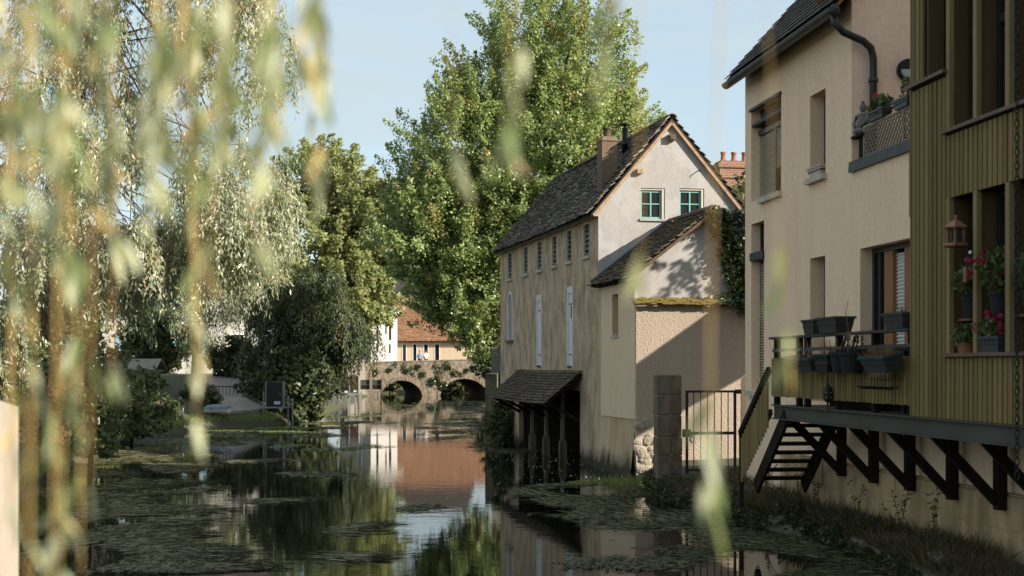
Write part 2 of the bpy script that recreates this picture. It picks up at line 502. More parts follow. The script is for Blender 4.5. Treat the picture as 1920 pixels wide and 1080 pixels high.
# foliage
M['leaf_gum'] = leaf_mat('sweetgum leaf', (0.085, 0.150, 0.036), (0.40, 0.47, 0.18), (0.30, 0.12, 0.03), 0.8, 0.46, 0.42, (0.46, 0.52, 0.12), 0.6)
M['leaf_oak'] = leaf_mat('olive leaf', (0.115, 0.155, 0.048), (0.40, 0.43, 0.18), (0.28, 0.18, 0.05), 0.5, 0.42, 0.5, (0.38, 0.38, 0.09))
M['leaf_willow'] = leaf_mat('grey green willow leaf', (0.110, 0.145, 0.058), (0.55, 0.56, 0.38), (0.42, 0.20, 0.07), 0.75, 0.40, 0.36, (0.46, 0.48, 0.19), 0.7)
M['leaf_dark'] = leaf_mat('dark drooping leaf', (0.028, 0.042, 0.014), (0.095, 0.115, 0.045), (0.20, 0.10, 0.04), 0.6, 0.25, 0.42, (0.10, 0.13, 0.03))
M['leaf_bush'] = leaf_mat('bush leaf', (0.050, 0.070, 0.020), (0.14, 0.165, 0.060), None, 0, 0.3, 0.42, (0.16, 0.19, 0.04))
M['leaf_ivy'] = leaf_mat('ivy leaf', (0.022, 0.040, 0.012), (0.070, 0.100, 0.030), None, 0, 0.18, 0.30, (0.09, 0.13, 0.03), 0.6)
M['leaf_under'] = leaf_mat('bank herb leaf', (0.022, 0.032, 0.010), (0.085, 0.095, 0.030), None, 0, 0.2, 0.5)
M['grass'] = leaf_mat('bank grass', (0.035, 0.038, 0.012), (0.11, 0.085, 0.032), (0.21, 0.145, 0.075), 0.8, 0.25, 0.6)
M['grass_lit'] = leaf_mat('bright waterside grass', (0.10, 0.15, 0.03), (0.22, 0.26, 0.06), None, 0, 0.35, 0.5)
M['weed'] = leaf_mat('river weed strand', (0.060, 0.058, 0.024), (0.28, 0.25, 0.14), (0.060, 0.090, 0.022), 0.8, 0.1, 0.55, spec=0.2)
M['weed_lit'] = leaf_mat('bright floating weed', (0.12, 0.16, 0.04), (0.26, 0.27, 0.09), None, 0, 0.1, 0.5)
M['foam'] = simple('pale foam', (0.42, 0.42, 0.38), None, 5, 0.8)
M['fg_leaf'] = leaf_mat('willow leaf close', (0.12, 0.175, 0.035), (0.56, 0.58, 0.38), (0.58, 0.36, 0.09), 0.9, 0.36, 0.34, (0.50, 0.52, 0.16), 0.6)

# brick
m, nt, b, _ = new_mat('old red brick')
tc = nt.nodes.new('ShaderNodeTexCoord')
bt = nt.nodes.new('ShaderNodeTexBrick')
bt.inputs['Scale'].default_value = 1.0
bt.inputs['Brick Width'].default_value = 0.22
bt.inputs['Row Height'].default_value = 0.07
bt.inputs['Mortar Size'].default_value = 0.012
bt.inputs['Color1'].default_value = (0.17, 0.055, 0.03, 1)
bt.inputs['Color2'].default_value = (0.25, 0.09, 0.045, 1)
bt.inputs['Mortar'].default_value = (0.30, 0.24, 0.18, 1)
mp = nt.nodes.new('ShaderNodeMapping')
mp.inputs['Rotation'].default_value = (R(90), 0, 0)
nt.links.new(tc.outputs['Object'], mp.inputs[0])
nt.links.new(mp.outputs[0], bt.inputs['Vector'])
nt.links.new(bt.outputs['Color'], b.inputs['Base Color'])
b.inputs['Roughness'].default_value = 0.9
M['brick'] = m

# ground and water
m, nt, b, _ = new_mat('bank earth and grass')
col = mixc(nt, ramp(nt, noise(nt, 0.8, 6), 0.4, 0.65), (0.070, 0.062, 0.035), (0.060, 0.072, 0.025))
col = mixc(nt, ramp(nt, noise(nt, 9, 5), 0.4, 0.7, 0, 0.7), col, (0.035, 0.030, 0.020))
nt.links.new(col, b.inputs['Base Color'])
b.inputs['Roughness'].default_value = 0.95
bump(nt, b, noise(nt, 7, 6), 0.8, 0.06)
M['ground'] = m

m, nt, b, _ = new_mat('slow river water')
b.inputs['Base Color'].default_value = (0.007, 0.008, 0.004, 1)
b.inputs['Roughness'].default_value = 0.015
b.inputs['IOR'].default_value = 1.31
b.inputs['Specular IOR Level'].default_value = 0.5
n1 = noise(nt, 1.0, 3, (1.3, 2.6, 1))
n2 = noise(nt, 5.5, 3, (1.0, 2.2, 1))
area = ramp(nt, noise(nt, 0.10, 3), 0.42, 0.66, 0.25, 1.0)
ad = nt.nodes.new('ShaderNodeMath')
ad.operation = 'ADD'
nt.links.new(mul(nt, n1, 0.55), ad.inputs[0])
nt.links.new(mul(nt, mul(nt, n2, 0.16), area), ad.inputs[1])
bump(nt, b, ad.outputs[0], 0.030, 0.10)
M['water'] = m


# ------------------------------------------------------------------ leaves and trees
def unit(a):
    return a / np.maximum(np.linalg.norm(a, axis=1, keepdims=True), 1e-9)


def leaf_mesh(name, P, T, L, W, mat, var=None, tint=None, fold=0.12, face=None):
    """one four-cornered leaf per row: base P, long axis T, length L, half width W"""
    n = len(P)
    L = np.broadcast_to(np.asarray(L, float), (n,))[:, None]
    W = np.broadcast_to(np.asarray(W, float), (n,))[:, None]
    T = unit(T)
    fc = rng.normal(size=(n, 3)) if face is None else unit(face) + rng.normal(size=(n, 3)) * .32   # blades turn their face to the light
    S = unit(np.cross(T, unit(fc)))
    N = np.cross(T, S)
    V = np.empty((n, 4, 3))
    V[:, 0] = P
    V[:, 1] = P + T * L * 0.45 + S * W + N * L * fold
    V[:, 2] = P + T * L
    V[:, 3] = P + T * L * 0.45 - S * W + N * L * fold
    me = bpy.data.meshes.new(name)
    me.vertices.add(n * 4)
    me.vertices.foreach_set('co', V.astype(np.float32).ravel())
    me.loops.add(n * 4)
    me.loops.foreach_set('vertex_index', np.arange(n * 4, dtype=np.int32))
    me.polygons.add(n)
    me.polygons.foreach_set('loop_start', np.arange(0, n * 4, 4, dtype=np.int32))
    me.update(calc_edges=True)
    for nm, val in (('var', var), ('tint', tint)):
        if val is None:
            val = rng.random(n) if nm == 'var' else np.zeros(n)
        a = me.attributes.new(nm, 'FLOAT', 'FACE')
        a.data.foreach_set('value', np.asarray(val, np.float32))
    me.materials.append(mat)
    return me


def face_var(me, per=6):
    n = len(me.polygons)
    v = np.repeat(rng.random(n // per + 1) ** 2.4, per)[:n]
    a = me.attributes.new('var', 'FLOAT', 'FACE')
    a.data.foreach_set('value', v.astype(np.float32))


def limb(mb, p, q, r0, r1, sag=0.15, n=6, segs=5):
    p, q = Vector(p), Vector(q)
    pts = []
    L = (q - p).length
    w = Vector((random.uniform(-1, 1), random.uniform(-1, 1), random.uniform(-.3, 1))) * L * sag
    for i in range(segs + 1):
        t = i / segs
        pts.append(p.lerp(q, t) + w * math.sin(math.pi * t) * 0.6)
    mb.tube(pts, [r0 + (r1 - r0) * (i / segs) ** 0.8 for i in range(segs + 1)], n)
    return pts


def plume_tree(name, base, blobs, nplume, per, leaf, mat, bark, label, trunk_h, trunk_r, up=0.7, plen=(0.9, 1.9), prad=0.42,
               tint_p=0.05, shell=0.55, droop=0.0, limbs=40, lw=0.42, dark=0.0, cat='tree', var_z=None, group=None):
    """crown of leafy plumes spread through ellipsoid blobs (world centre, radii, weight)"""
    base = np.array(base, float)
    root = empty(name, tuple(base), 0, label, cat, group)
    w = np.array([bb[2] for bb in blobs], float)
    w /= w.sum()
    idx = rng.choice(len(blobs), nplume, p=w)
    C = np.array([bb[0] for bb in blobs], float)[idx] - base
    Rr = np.array([bb[1] for bb in blobs], float)[idx]
    d = unit(rng.normal(size=(nplume, 3)))
    rad = shell + (1 - shell) * rng.random((nplume, 1)) ** 0.7
    rad *= 0.86 + 0.28 * rng.random((nplume, 1))
    A = C + d * Rr * rad
    A[:, 2] = np.maximum(A[:, 2], 0.15)
    axis = unit(d * (1 - up) + np.array([0, 0, up - droop]) + rng.normal(size=(nplume, 3)) * 0.22)
    ln = rng.uniform(plen[0], plen[1], nplume)
    k = np.repeat(np.arange(nplume), per)
    n = len(k)
    t = rng.random(n) ** 0.85
    taper = (1.0 - t) ** 0.6 * prad * (0.6 + 0.8 * rng.random(nplume))[k]
    off = unit(rng.normal(size=(n, 3))) * (taper * rng.random(n) ** 0.45)[:, None]
    P = A[k] + axis[k] * (ln[k] * (t - 0.35))[:, None] + off
    T = unit(off * 2.2 + axis[k] * 0.35 + rng.normal(size=(n, 3)) * 0.55 + np.array([0, 0, -0.35]))
    size = leaf * rng.uniform(0.65, 1.25, n)
    var = np.clip(rng.random(n) * 0.75 + (rng.random(nplume) * 0.35)[k] - dark, 0, 1)
    pt = (rng.random(nplume) < tint_p)[k]
    tint = np.where(pt, rng.random(n), (rng.random(n) < 0.02) * 1.0)
    P[:, 2] = np.maximum(P[:, 2], 0.03)
    obj('crown', leaf_mesh(name + '_crown', P, T, size, size * lw, mat, var, tint, face=unit(off) * .55 + d[k] * .55 + np.array([.25, -.15, .55])), None, root)
    tb = MB()
    top = C.mean(axis=0)
    spine = [Vector((0, 0, -0.6)), Vector((0.05, 0, trunk_h * 0.35)), Vector((top[0] * 0.35, top[1] * 0.35, trunk_h * 0.7)),
             Vector((top[0] * 0.6, top[1] * 0.6, trunk_h))]
    tb.tube(spine, [trunk_r * 1.25, trunk_r, trunk_r * 0.6, trunk_r * 0.18], 9)
    for i in rng.choice(nplume, min(limbs, nplume), replace=False):
        tt = random.uniform(0.25, 0.95)
        s0 = spine[0].lerp(spine[-1], tt) if tt > 0.5 else spine[1].lerp(spine[2], random.random())
        e = Vector(A[i] + axis[i] * ln[i] * 0.4)
        if e.z < s0.z - 1.0 and droop <= 0:
            s0 = spine[1].lerp(spine[2], 0.1)
        r0 = trunk_r * random.uniform(0.16, 0.34)
        pts = limb(tb, s0, e, r0, 0.012, 0.12)
        for _ in range(2):
            j = rng.integers(nplume)
            dd = np.linalg.norm(A - np.array(pts[3]), axis=1)
            j = int(np.argsort(dd)[rng.integers(1, min(9, nplume))])
            limb(tb, pts[random.choice((2, 3))], Vector(A[j]), r0 * 0.4, 0.008, 0.12, 4, 3)
    obj('trunk', tb, bark, root, smooth=True)
    return root


def spray_tree(name, base, blobs, nspray, per, leaf, mat, bark, label, trunk_h, trunk_r, slen=(0.6, 1.5), tint_p=0.1, shell=0.45,
               limbs=60, zmin=0.1, dark=0.0, out=0.5, zcut=None):
    """drooping sprays of narrow leaves"""
    base = np.array(base, float)
    root = empty(name, tuple(base), 0, label, 'tree')
    w = np.array([bb[2] for bb in blobs], float)
    w /= w.sum()
    idx = rng.choice(len(blobs), nspray, p=w)
    C = np.array([bb[0] for bb in blobs], float)[idx] - base
    Rr = np.array([bb[1] for bb in blobs], float)[idx]
    d = unit(rng.normal(size=(nspray, 3)))
    A = C + d * Rr * (shell + (1 - shell) * rng.random((nspray, 1)) ** 0.6) * (0.85 + 0.3 * rng.random((nspray, 1)))
    ncl = max(20, nspray // 14)                       # sprays gather in clumps, with gaps between
    near = rng.integers(0, ncl, nspray)
    dist = ((A[:, None, :] - A[None, :ncl, :]) ** 2).sum(2)
    near = dist.argmin(1)
    A = A[near] + (A - A[near]) * 0.45 + rng.normal(size=(nspray, 3)) * 0.16
    az = unit(d * np.array([1, 1, 0.2]) + rng.normal(size=(nspray, 3)) * 0.5)
    ln = rng.uniform(slen[0], slen[1], nspray)
    k = np.repeat(np.arange(nspray), per)
    n = len(k)
    t = rng.random(n)
    hor = out * ln[k] * (1 - (1 - t) ** 2)
    drop = -ln[k] * t ** 1.6
    P = A[k] + az[k] * np.array([1, 1, 0.25]) * hor[:, None] + np.stack([0 * t, 0 * t, drop], 1) + rng.normal(size=(n, 3)) * 0.05
    T = unit(np.stack([0 * t, 0 * t, -1.0 + 0 * t], 1) + rng.normal(size=(n, 3)) * 0.45 + az[k] * (0.5 * (1 - t))[:, None])
    size = leaf * rng.uniform(0.6, 1.25, n)
    P[:, 2] = np.maximum(P[:, 2], zmin + rng.random(n) * 0.4)
    var = np.clip(rng.random(n) * 0.8 + (rng.random(nspray) * 0.4)[k] - 0.1 - dark, 0, 1)
    tint = np.where((rng.random(nspray) < tint_p)[k], rng.random(n), 0)
    obj('crown', leaf_mesh(name + '_crown', P, T, size, size * 0.15, mat, var, tint, face=az[k] * .6 + d[k] * .5 + np.array([.35, -.35, .2])), None, root)
    tb = MB()
    top = C.mean(axis=0)
    spine = [Vector((0, 0, -0.6)), Vector((0.1, 0, trunk_h * 0.3)), Vector((top[0] * 0.4, top[1] * 0.4, trunk_h * 0.65)),
             Vector((top[0] * 0.7, top[1] * 0.7, trunk_h))]
    tb.tube(spine, [trunk_r * 1.3, trunk_r, trunk_r * 0.6, trunk_r * 0.15], 9)
    for i in rng.choice(nspray, min(limbs, nspray), replace=False):
        tt = random.uniform(0.2, 0.95)
        s0 = spine[1].lerp(spine[3], tt)
        r0 = trunk_r * random.uniform(0.05, 0.16)
        pts = limb(tb, s0, Vector(A[i]), r0, 0.010, 0.16)
        for _ in range(3):
            dd = np.linalg.norm(A - np.array(pts[3]), axis=1)
            j = int(np.argsort(dd)[rng.integers(1, 12)])
            q = limb(tb, pts[random.choice((2, 3, 4))], Vector(A[j]), r0 * 0.35, 0.006, 0.15, 4, 3)
    obj('trunk', tb, bark, root, smooth=True)
    return root


# ------------------------------------------------------------------ the setting: ground and river
LEFT = [(-60, -7.0), (0, -7.0), (12, -7.2), (20, -8.0), (30, -10.0), (40, -12.0), (47, -12.6), (54, -13.2), (59, -12.8), (62, -10.6), (66, -9.9),
        (80, -10.3), (100, -11.4), (118, -12.6), (140, -13.2), (200, -14), (900, -14)]
RIGHT = [(-60, 5.0), (8, 5.0), (14, 4.9), (18.6, 4.80), (20.3, 4.75), (22.2, 4.35), (25, 3.6), (27.5, 3.05), (30, 2.95), (33, 3.15), (34, 3.6), (38, 5.2), (48, 3.6),
         (50, 0.6), (54, -0.75), (90, -1.1), (118, -1.4), (140, -1.5), (200, -1.6), (900, -1.6)]


def lerp_tab(tab, y):
    for (a, va), (b, vb) in zip(tab[:-1], tab[1:]):
        if a <= y <= b:
            return va + (vb - va) * (y - a) / (b - a)
    return tab[-1][1]


gy = sorted(set([-60, -20, 0] + list(np.arange(8, 40, 1.0)) + list(np.arange(40, 140, 3.0)) + [141, 144, 150, 180, 230, 320, 500, 900, 1600]))
gm = MB()
rows = []
for y in gy:
    yy = min(y, 899)
    le, re = lerp_tab(LEFT, yy), lerp_tab(RIGHT, yy)
    far = min(max((yy - 45) / 20, 0), 1)
    hl = 0.9 + 1.3 * far
    hr = 0.42 + 1.9 * far
    row = [(-900, 2.2), (-60, 2.2), (le - 12, max(hl, 1.8)), (le - 6, hl), (le - 2.5, 0.75 + 0.4 * far), (le - 0.7, 0.42), (le - 0.1, 0.10), (le + 0.25, -0.5 if yy < 142 else 2.0),
           ((le + re) / 2, -1.2 if yy < 142 else 2.0), (re - 0.06, -0.6 if yy < 142 else 2.0), (re, 0.22 + 0.5 * far), (re + 0.5, 0.36 + far), (re + 2.0, hr), (re + 7, hr + 0.3), (re + 25, 1.6 + far), (900, 2.4)]
    rows.append(len(gm.v))
    for i, (x, z) in enumerate(row):
        j = 0 if i in (0, 15) else random.uniform(-0.05, 0.05)
        gm.v.append((x + j, y, z + j * 0.8))
for a, b2 in zip(rows[:-1], rows[1:]):
    for i in range(15):
        gm.f.append((a + i, a + i + 1, b2 + i + 1, b2 + i))
g = obj('ground', gm, M['ground'], smooth=True)
tag(g, 'earthy grassy river banks and bed stretching to the horizon', 'ground', kind='structure')

wm = MB().quad((-30, -60, 0), (12, -60, 0), (12, 200, 0), (-30, 200, 0))
w = obj('river_water', wm, M['water'])
tag(w, 'dark slow river water mirroring the houses and trees', 'water', kind='structure')


# ------------------------------------------------------------------ roofs: rows of real tiles
def tile_roof(p0, du, dv, nu, nv, tu, tv, thick=0.018, lift=0.022, jitter=0.006, sag=0.0):
    """p0 eave corner, du unit along the eave, dv unit up the slope; one box per tile, each row lapping the one below"""
    mb = MB()
    p0, du, dv = Vector(p0), Vector(du).normalized(), Vector(dv).normalized()
    nn = du.cross(dv).normalized()
    if nn.z < 0:
        nn = -nn
    for j in range(nv):
        for i in range(nu):
            s = (i + (0.5 if j % 2 else 0.0)) * tu
            gap = 0.004
            jit = random.uniform(-jitter, jitter)
            a = p0 + du * (s + gap) + dv * (j * tv + jit) + nn * (lift + random.uniform(0, jitter) - sag * math.sin(math.pi * i / max(nu, 1)))
            e = du * (tu - 2 * gap)
            u = dv * (tv * 1.25) - nn * (lift * 0.9)
            th = nn * thick
            vs = [a, a + e, a + e + u, a + u, a + th, a + e + th, a + e + u + th, a + u + th]
            mb.add(vs, [(4, 5, 6, 7), (0, 1, 5, 4), (1, 2, 6, 5), (3, 0, 4, 7), (2, 3, 7, 6), (3, 2, 1, 0)])
    me = mb.mesh('tiles')
    face_var(me, 6)
    return me


# ------------------------------------------------------------------ the mill
MO, MR = (2.9266, 33.495, 0), R(12)
mill = empty('mill_house', MO, MR, 'tall old grey brown mill house with white gable rising straight from the river', 'house')
WX, Y0, Y1 = 3.95, 3.34, 16.0
EZ, RX, RZ = 6.74, 1.96, 9.03
SL = (RZ - EZ) / RX
up_win = [(4.18, 4.84), (6.08, 6.68), (7.82, 8.44), (9.74, 10.38), (11.65, 12.28), (14.06, 14.74)]
holes = [(a, b2, 5.56, 6.44) for a, b2 in up_win]
holes += [(5.98, 6.60, 2.58, 4.84), (9.78, 10.40, 2.60, 4.80), (13.92, 14.76, 3.50, 5.12), (5.2, 13.0, -0.6, 1.95)]
fa = MB().wall(lambda u, z, n: (n, u, z), [Y0, Y1], lambda u: EZ, holes, -0.6, 0.16)
obj('river_wall', fa, M['mill_wall'], mill)
gtop = lambda u: EZ + SL * (u if u <= RX else (2 * RX - u))
gh = [(1.14, 1.80, 6.46, 7.26), (2.20, 2.88, 6.48, 7.28)]
ga = MB().wall(lambda u, z, n: (u, Y0 + n, z), [0, RX, WX], gtop, gh, 0, 0.14)
obj('gable_wall', ga, M['gable'], mill)
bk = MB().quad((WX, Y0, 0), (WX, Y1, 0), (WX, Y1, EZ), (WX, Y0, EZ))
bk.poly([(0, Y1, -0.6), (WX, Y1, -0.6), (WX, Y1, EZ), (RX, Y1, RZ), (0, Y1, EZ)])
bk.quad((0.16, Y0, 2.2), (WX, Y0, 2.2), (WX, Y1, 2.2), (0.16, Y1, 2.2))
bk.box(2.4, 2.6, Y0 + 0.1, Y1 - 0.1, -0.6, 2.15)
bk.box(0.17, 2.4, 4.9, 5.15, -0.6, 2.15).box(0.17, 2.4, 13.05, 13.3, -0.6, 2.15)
obj('back_wall', bk, M['shade_stone'], mill)
# roof: two slabs with tile courses
ex = -0.22
rs = MB()
for sgn in (0, 1):
    f = (lambda x: x) if sgn == 0 else (lambda x: 2 * RX - x)
    pts = [(f(ex), Y0 - 0.12, EZ + SL * ex), (f(RX), Y0 - 0.12, RZ), (f(RX), Y1 + 0.1, RZ), (f(ex), Y1 + 0.1, EZ + SL * ex)]
    rs.slab(pts, (0, 0, 0.07))
roof = obj('roof', rs, M['backing'], mill)
dvl = Vector((RX - ex, 0, SL * (RX - ex)))
LR = dvl.length
tv = 0.115
me = tile_roof((ex - 0.05, Y0 - 0.16, EZ + SL * ex + 0.05), (0, 1, 0), dvl, 78, int(LR / tv) + 1, 0.165, tv, 0.028, 0.045, 0.032, sag=0.06)
obj('tile_courses', me, M['tile_old'], roof, kind='stuff')
me = tile_roof((2 * RX - ex + 0.05, Y0 - 0.16, EZ + SL * ex + 0.05), (0, 1, 0), (-dvl.x, 0, dvl.z), 78, int(LR / tv) + 1, 0.165, tv, 0.016, 0.03, 0.010)
obj('tile_courses', me, M['tile_annex'], roof, kind='stuff')
for i in range(38):
    y = Y0 - 0.14 + i * 0.335
    if i == 0:
        rt = MB()
        for k in range(7):
            t0, t1 = math.pi * k / 7, math.pi * (k + 1) / 7
            rt.slab([(0.13 * math.cos(t0), 0, 0.11 * math.sin(t0)), (0.13 * math.cos(t1), 0, 0.11 * math.sin(t1)),
                     (0.105 * math.cos(t1), 0, 0.085 * math.sin(t1)), (0.105 * math.cos(t0), 0, 0.085 * math.sin(t0))], (0, 0.345, 0.02))
        ridge_me = rt.mesh('ridge_tile')
        ridge_me.materials.append(M['ridge'])
    obj('ridge_tile', ridge_me, None, roof, (RX, y, RZ + 0.06 + random.uniform(-.006, .006)))
# verge mortar and barge board along the gable
vb = MB()
for sgn in (1, -1):
    f = (lambda x: x) if sgn == 1 else (lambda x: 2 * RX - x)
    vb.beam((f(ex + 0.05), Y0 - 0.07, EZ + SL * (ex + 0.05) - 0.03), (f(RX), Y0 - 0.07, RZ - 0.02), 0.12, 0.09, (0, 1, 0))
obj('verge_board', vb, M['verge'], mill)
eb = MB().box(-0.16, -0.005, Y0, Y1, EZ - 0.24, EZ - 0.17)
for i in range(26):
    y = Y0 + 0.2 + i * 0.49
    eb.box(-0.15, -0.004, y, y + 0.08, EZ - 0.168, EZ - 0.09)
obj('eaves_board', eb, M['sill_cream'], mill)
# louvred attic windows
for a, b2 in up_win:
    fr = MB().box(-0.012, 0.05, a, a + 0.045, 5.56, 6.44).box(-0.012, 0.05, b2 - 0.045, b2, 5.56, 6.44).box(-0.012, 0.05, a + .045, b2 - .045, 6.40, 6.44)
    wdw = obj('window', fr, M['sill_cream'], mill)
    obj('sill', MB().box(-0.06, 0.03, a - 0.04, b2 + 0.04, 5.47, 5.555), M['sill_cream'], wdw)
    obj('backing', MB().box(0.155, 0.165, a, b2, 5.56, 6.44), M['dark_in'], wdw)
    sm = None
    for k in range(6):
        z = 5.64 + k * 0.13
        if sm is None:
            sm = MB().beam((0.03, a + 0.045, 0), (0.03, b2 - 0.045, 0), 0.02, 0.125, (0.62, 0, 0.78)).mesh('slat')
            sm.materials.append(M['louvre'])
        obj('slat', sm, None, wdw, (0.03, 0, z), (0, random.uniform(-.22, .22), 0))
# tall blind doorways painted white
for (a, b2, c, d) in ((5.98, 6.60, 2.58, 4.84), (9.78, 10.40, 2.60, 4.80)):
    fr = MB().box(-0.012, 0.05, a - .02, a + 0.07, c, d).box(-0.012, 0.05, b2 - 0.07, b2 + .02, c, d).box(-0.012, 0.06, a + .07, b2 - .07, d - 0.18, d)
    dd = obj('blind_doorway', fr, M['white'], mill)
    for q in range(3):
        w3 = (b2 - a - .14) / 3
        obj('board', MB().box(0.02 + .004 * (q % 2), 0.06, a + .07 + q * w3 + .004, a + .07 + (q + 1) * w3 - .004, c, d - .18), M['pale_panel'], dd)
    for zh in (c + .35, d - .5):
        obj('hinge', MB().box(.008, .019, a + .08, b2 - .12, zh, zh + .035), M['louvre'], dd)
    obj('sill', MB().box(-0.03, 0.018, a + .07, b2 - .07, c, c + 0.05), M['rail_wood'], dd)
obj('red_sign', MB().box(-0.02, 0.0, 6.07, 6.15, 3.95, 4.30), M['flower_red'], mill)
# arched niche
a, b2, c, d = 13.92, 14.76, 3.50, 5.12
ar = MB()
cy, rr = (a + b2) / 2, (b2 - a) / 2
for k in range(10):
    t0, t1 = math.pi * k / 10, math.pi * (k + 1) / 10
    zc = d - rr
    ar.slab([(-0.02, cy + rr * math.cos(t0), zc + rr * math.sin(t0)), (-0.02, cy + rr * math.cos(t1), zc + rr * math.sin(t1)),
             (-0.02, cy + .8 * rr * math.cos(t1), zc + .8 * rr * math.sin(t1)), (-0.02, cy + .8 * rr * math.cos(t0), zc + .8 * rr * math.sin(t0))], (0.07, 0, 0))
    ar.slab([(-0.004, cy + rr * math.cos(t0), zc + rr * math.sin(t0)), (-0.004, cy + rr * math.cos(t1), zc + rr * math.sin(t1)),
             (-0.004, cy + rr * math.cos(t1), d + .01), (-0.004, cy + rr * math.cos(t0), d + .01)], (0.03, 0, 0)) if False else None
ar.box(-0.02, 0.05, a, a + .085, c, d - rr).box(-0.02, 0.05, b2 - .085, b2, c, d - rr)
an = obj('arched_niche', ar, M['white'], mill)
obj('panel', MB().box(0.03, 0.06, a + .08, b2 - .08, c, d - .08), M['gable'], an)
obj('sill', MB().box(-0.07, 0.05, a - .08, b2 + .05, c - 0.09, c - .005), M['stone'], an)
sp = MB()
for k in range(10):
    t0, t1 = math.pi * k / 10, math.pi * (k + 1) / 10
    zc = d - rr
    sp.quad((0.002, cy + rr * math.cos(t0), zc + rr * math.sin(t0)), (0.002, cy + rr * math.cos(t1), zc + rr * math.sin(t1)),
            (0.002, cy + rr * math.cos(t1), d + .002), (0.002, cy + rr * math.cos(t0), d + .002))
obj('spandrel', sp, M['mill_wall'], an)
# gable casements in turquoise
for (a, b2, c, d) in gh:
    su = (a, b2, c, d)
    b2, d = b2 - .075, d - .05
    y = Y0 + 0.075
    f_ = 0.055
    fr = MB().box(a, a + f_, y, y + .05, c, d).box(b2 - f_, b2, y, y + .05, c, d).box(a + f_, b2 - f_, y, y + .05, c, c + f_).box(a + f_, b2 - f_, y, y + .05, d - f_, d)
    mx_, mz = (a + b2) / 2, (c + d) / 2 + 0.02
    fr.box(mx_ - .018, mx_ + .018, y - .012, y + .04, c + f_, d - f_).box(a + f_, b2 - f_, y - .006, y + .035, mz - .014, mz + .014)
    wdw = obj('window', fr, M['turq'], mill)
    for x0, x1 in ((a + f_, mx_ - .018), (mx_ + .018, b2 - f_)):
        for z0, z1 in ((c + f_, mz - .014), (mz + .014, d - f_)):
            obj('pane', MB().box(x0, x1, y + .02, y + .026, z0, z1), M['glass'], wdw)
    obj('sill', MB().box(a - .03, su[1] + .02, Y0 - .05, Y0 + .07, c - .06, c - .003), M['gable'], wdw)
    obj('surround', MB().box(b2 + .002, su[1], Y0 + .02, Y0 + .12, c, su[3]).box(a, b2, Y0 + .03, Y0 + .12, d + .002, su[3]), M['sill_cream'], wdw)
    cu = MB()
    for s0, s1 in ((a + .03, a + .2), (b2 - .17, b2 - .03)):
        nn_ = 10
        for k in range(nn_):
            xa, xb = s0 + (s1 - s0) * k / nn_, s0 + (s1 - s0) * (k + 1) / nn_
            cu.quad((xa, y + .16 + .02 * (k % 2), c), (xb, y + .16 + .02 * ((k + 1) % 2), c), (xb, y + .16 + .02 * ((k + 1) % 2), d), (xa, y + .16 + .02 * (k % 2), d))
    obj('curtain', cu, M['curtain'], wdw)
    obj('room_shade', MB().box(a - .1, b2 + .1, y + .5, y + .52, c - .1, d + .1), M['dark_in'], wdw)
# fittings on the gable
obj('vent_lamp', MB().box(RX - .09, RX + .09, Y0 - .14, Y0 - .002, 8.50, 8.66).box(RX - .05, RX + .05, Y0 - .17, Y0 - .14, 8.53, 8.63), M['stone'], mill)
obj('purlin_end', MB().box(1.02, 1.17, Y0 - .12, Y0 - .002, 7.62, 7.74), M['verge'], mill)
obj('wall_hook', MB().tube([(2.72, Y0, 7.75), (2.72, Y0 - .16, 7.74), (2.72, Y0 - .18, 7.70)], .016, 6), M['iron'], mill)
# chimney with clay pot and black flue
ch = MB().box(.34, .76, 4.2, 4.72, 6.9, 8.60)
ch.add([(.32, 4.17, 8.60), (.78, 4.17, 8.60), (.78, 4.75, 8.60), (.32, 4.75, 8.60), (.38, 4.25, 8.72), (.72, 4.25, 8.72), (.72, 4.68, 8.72), (.38, 4.68, 8.72)],
       [(3, 2, 1, 0), (4, 5, 6, 7), (0, 1, 5, 4), (1, 2, 6, 5), (2, 3, 7, 6), (3, 0, 4, 7)])
chm = obj('chimney', ch, M['chimney'], mill)
obj('pot', MB().lathe([(.11, 0), (.12, .04), (.10, .06), (.105, .24), (.12, .25), (.12, .29), (.09, .29)], 14, (.55, 4.47, 8.70)), M['ridge'], chm, smooth=True)
fl = MB().lathe([(.085, 0), (.085, .62), (.10, .63), (.10, .66), (.085, .67), (.085, 1.10)], 14, (1.36, 5.5, 8.08))
fl.lathe([(.03, 1.10), (.03, 1.2), (.16, 1.17), (.17, 1.18), (.02, 1.26)], 14, (1.36, 5.5, 8.08))
obj('metal_flue', fl, M['flue'], mill, smooth=True)

# ------------------------------------------------------------------ annex in front of the gable
annex = empty('annex', MO, MR, 'white plastered annex with steep mossy tile roof leaning on the mill gable', 'annex')
AZ = 4.80
asl = 0.775
atop = lambda u: AZ + asl * u if u <= 1.95 else 6.28 - 0.03 * (u - 1.95)
obj('upper_wall', MB().wall(lambda u, z, n: (u, .2 + n, z), [0, 1.95, 3.6], atop, [], 3.6, 0.1), M['gable'], annex)
sw = MB().wall(lambda u, z, n: (n, u, z), [0.0, Y0], lambda u: 4.1 if u < .1 else AZ, [(1.45, 2.0, 3.38, 4.40)], -0.6, 0.2)
sw = MB().wall(lambda u, z, n: (n, u, z), [0.2, Y0], lambda u: AZ, [(1.45, 2.0, 3.38, 4.40)], -0.6, 0.2)
sw.quad((0, 0, -.6), (0, .2, -.6), (0, .2, 4.12), (0, 0, 4.05))
obj('river_wall', sw, M['annex_side'], annex)
pa = MB().wall(lambda u, z, n: (-.018 + n, u, z), [0.06, 3.02], lambda u: 4.62, [(1.45, 2.0, 3.38, 4.40)], 1.36, 0.02)
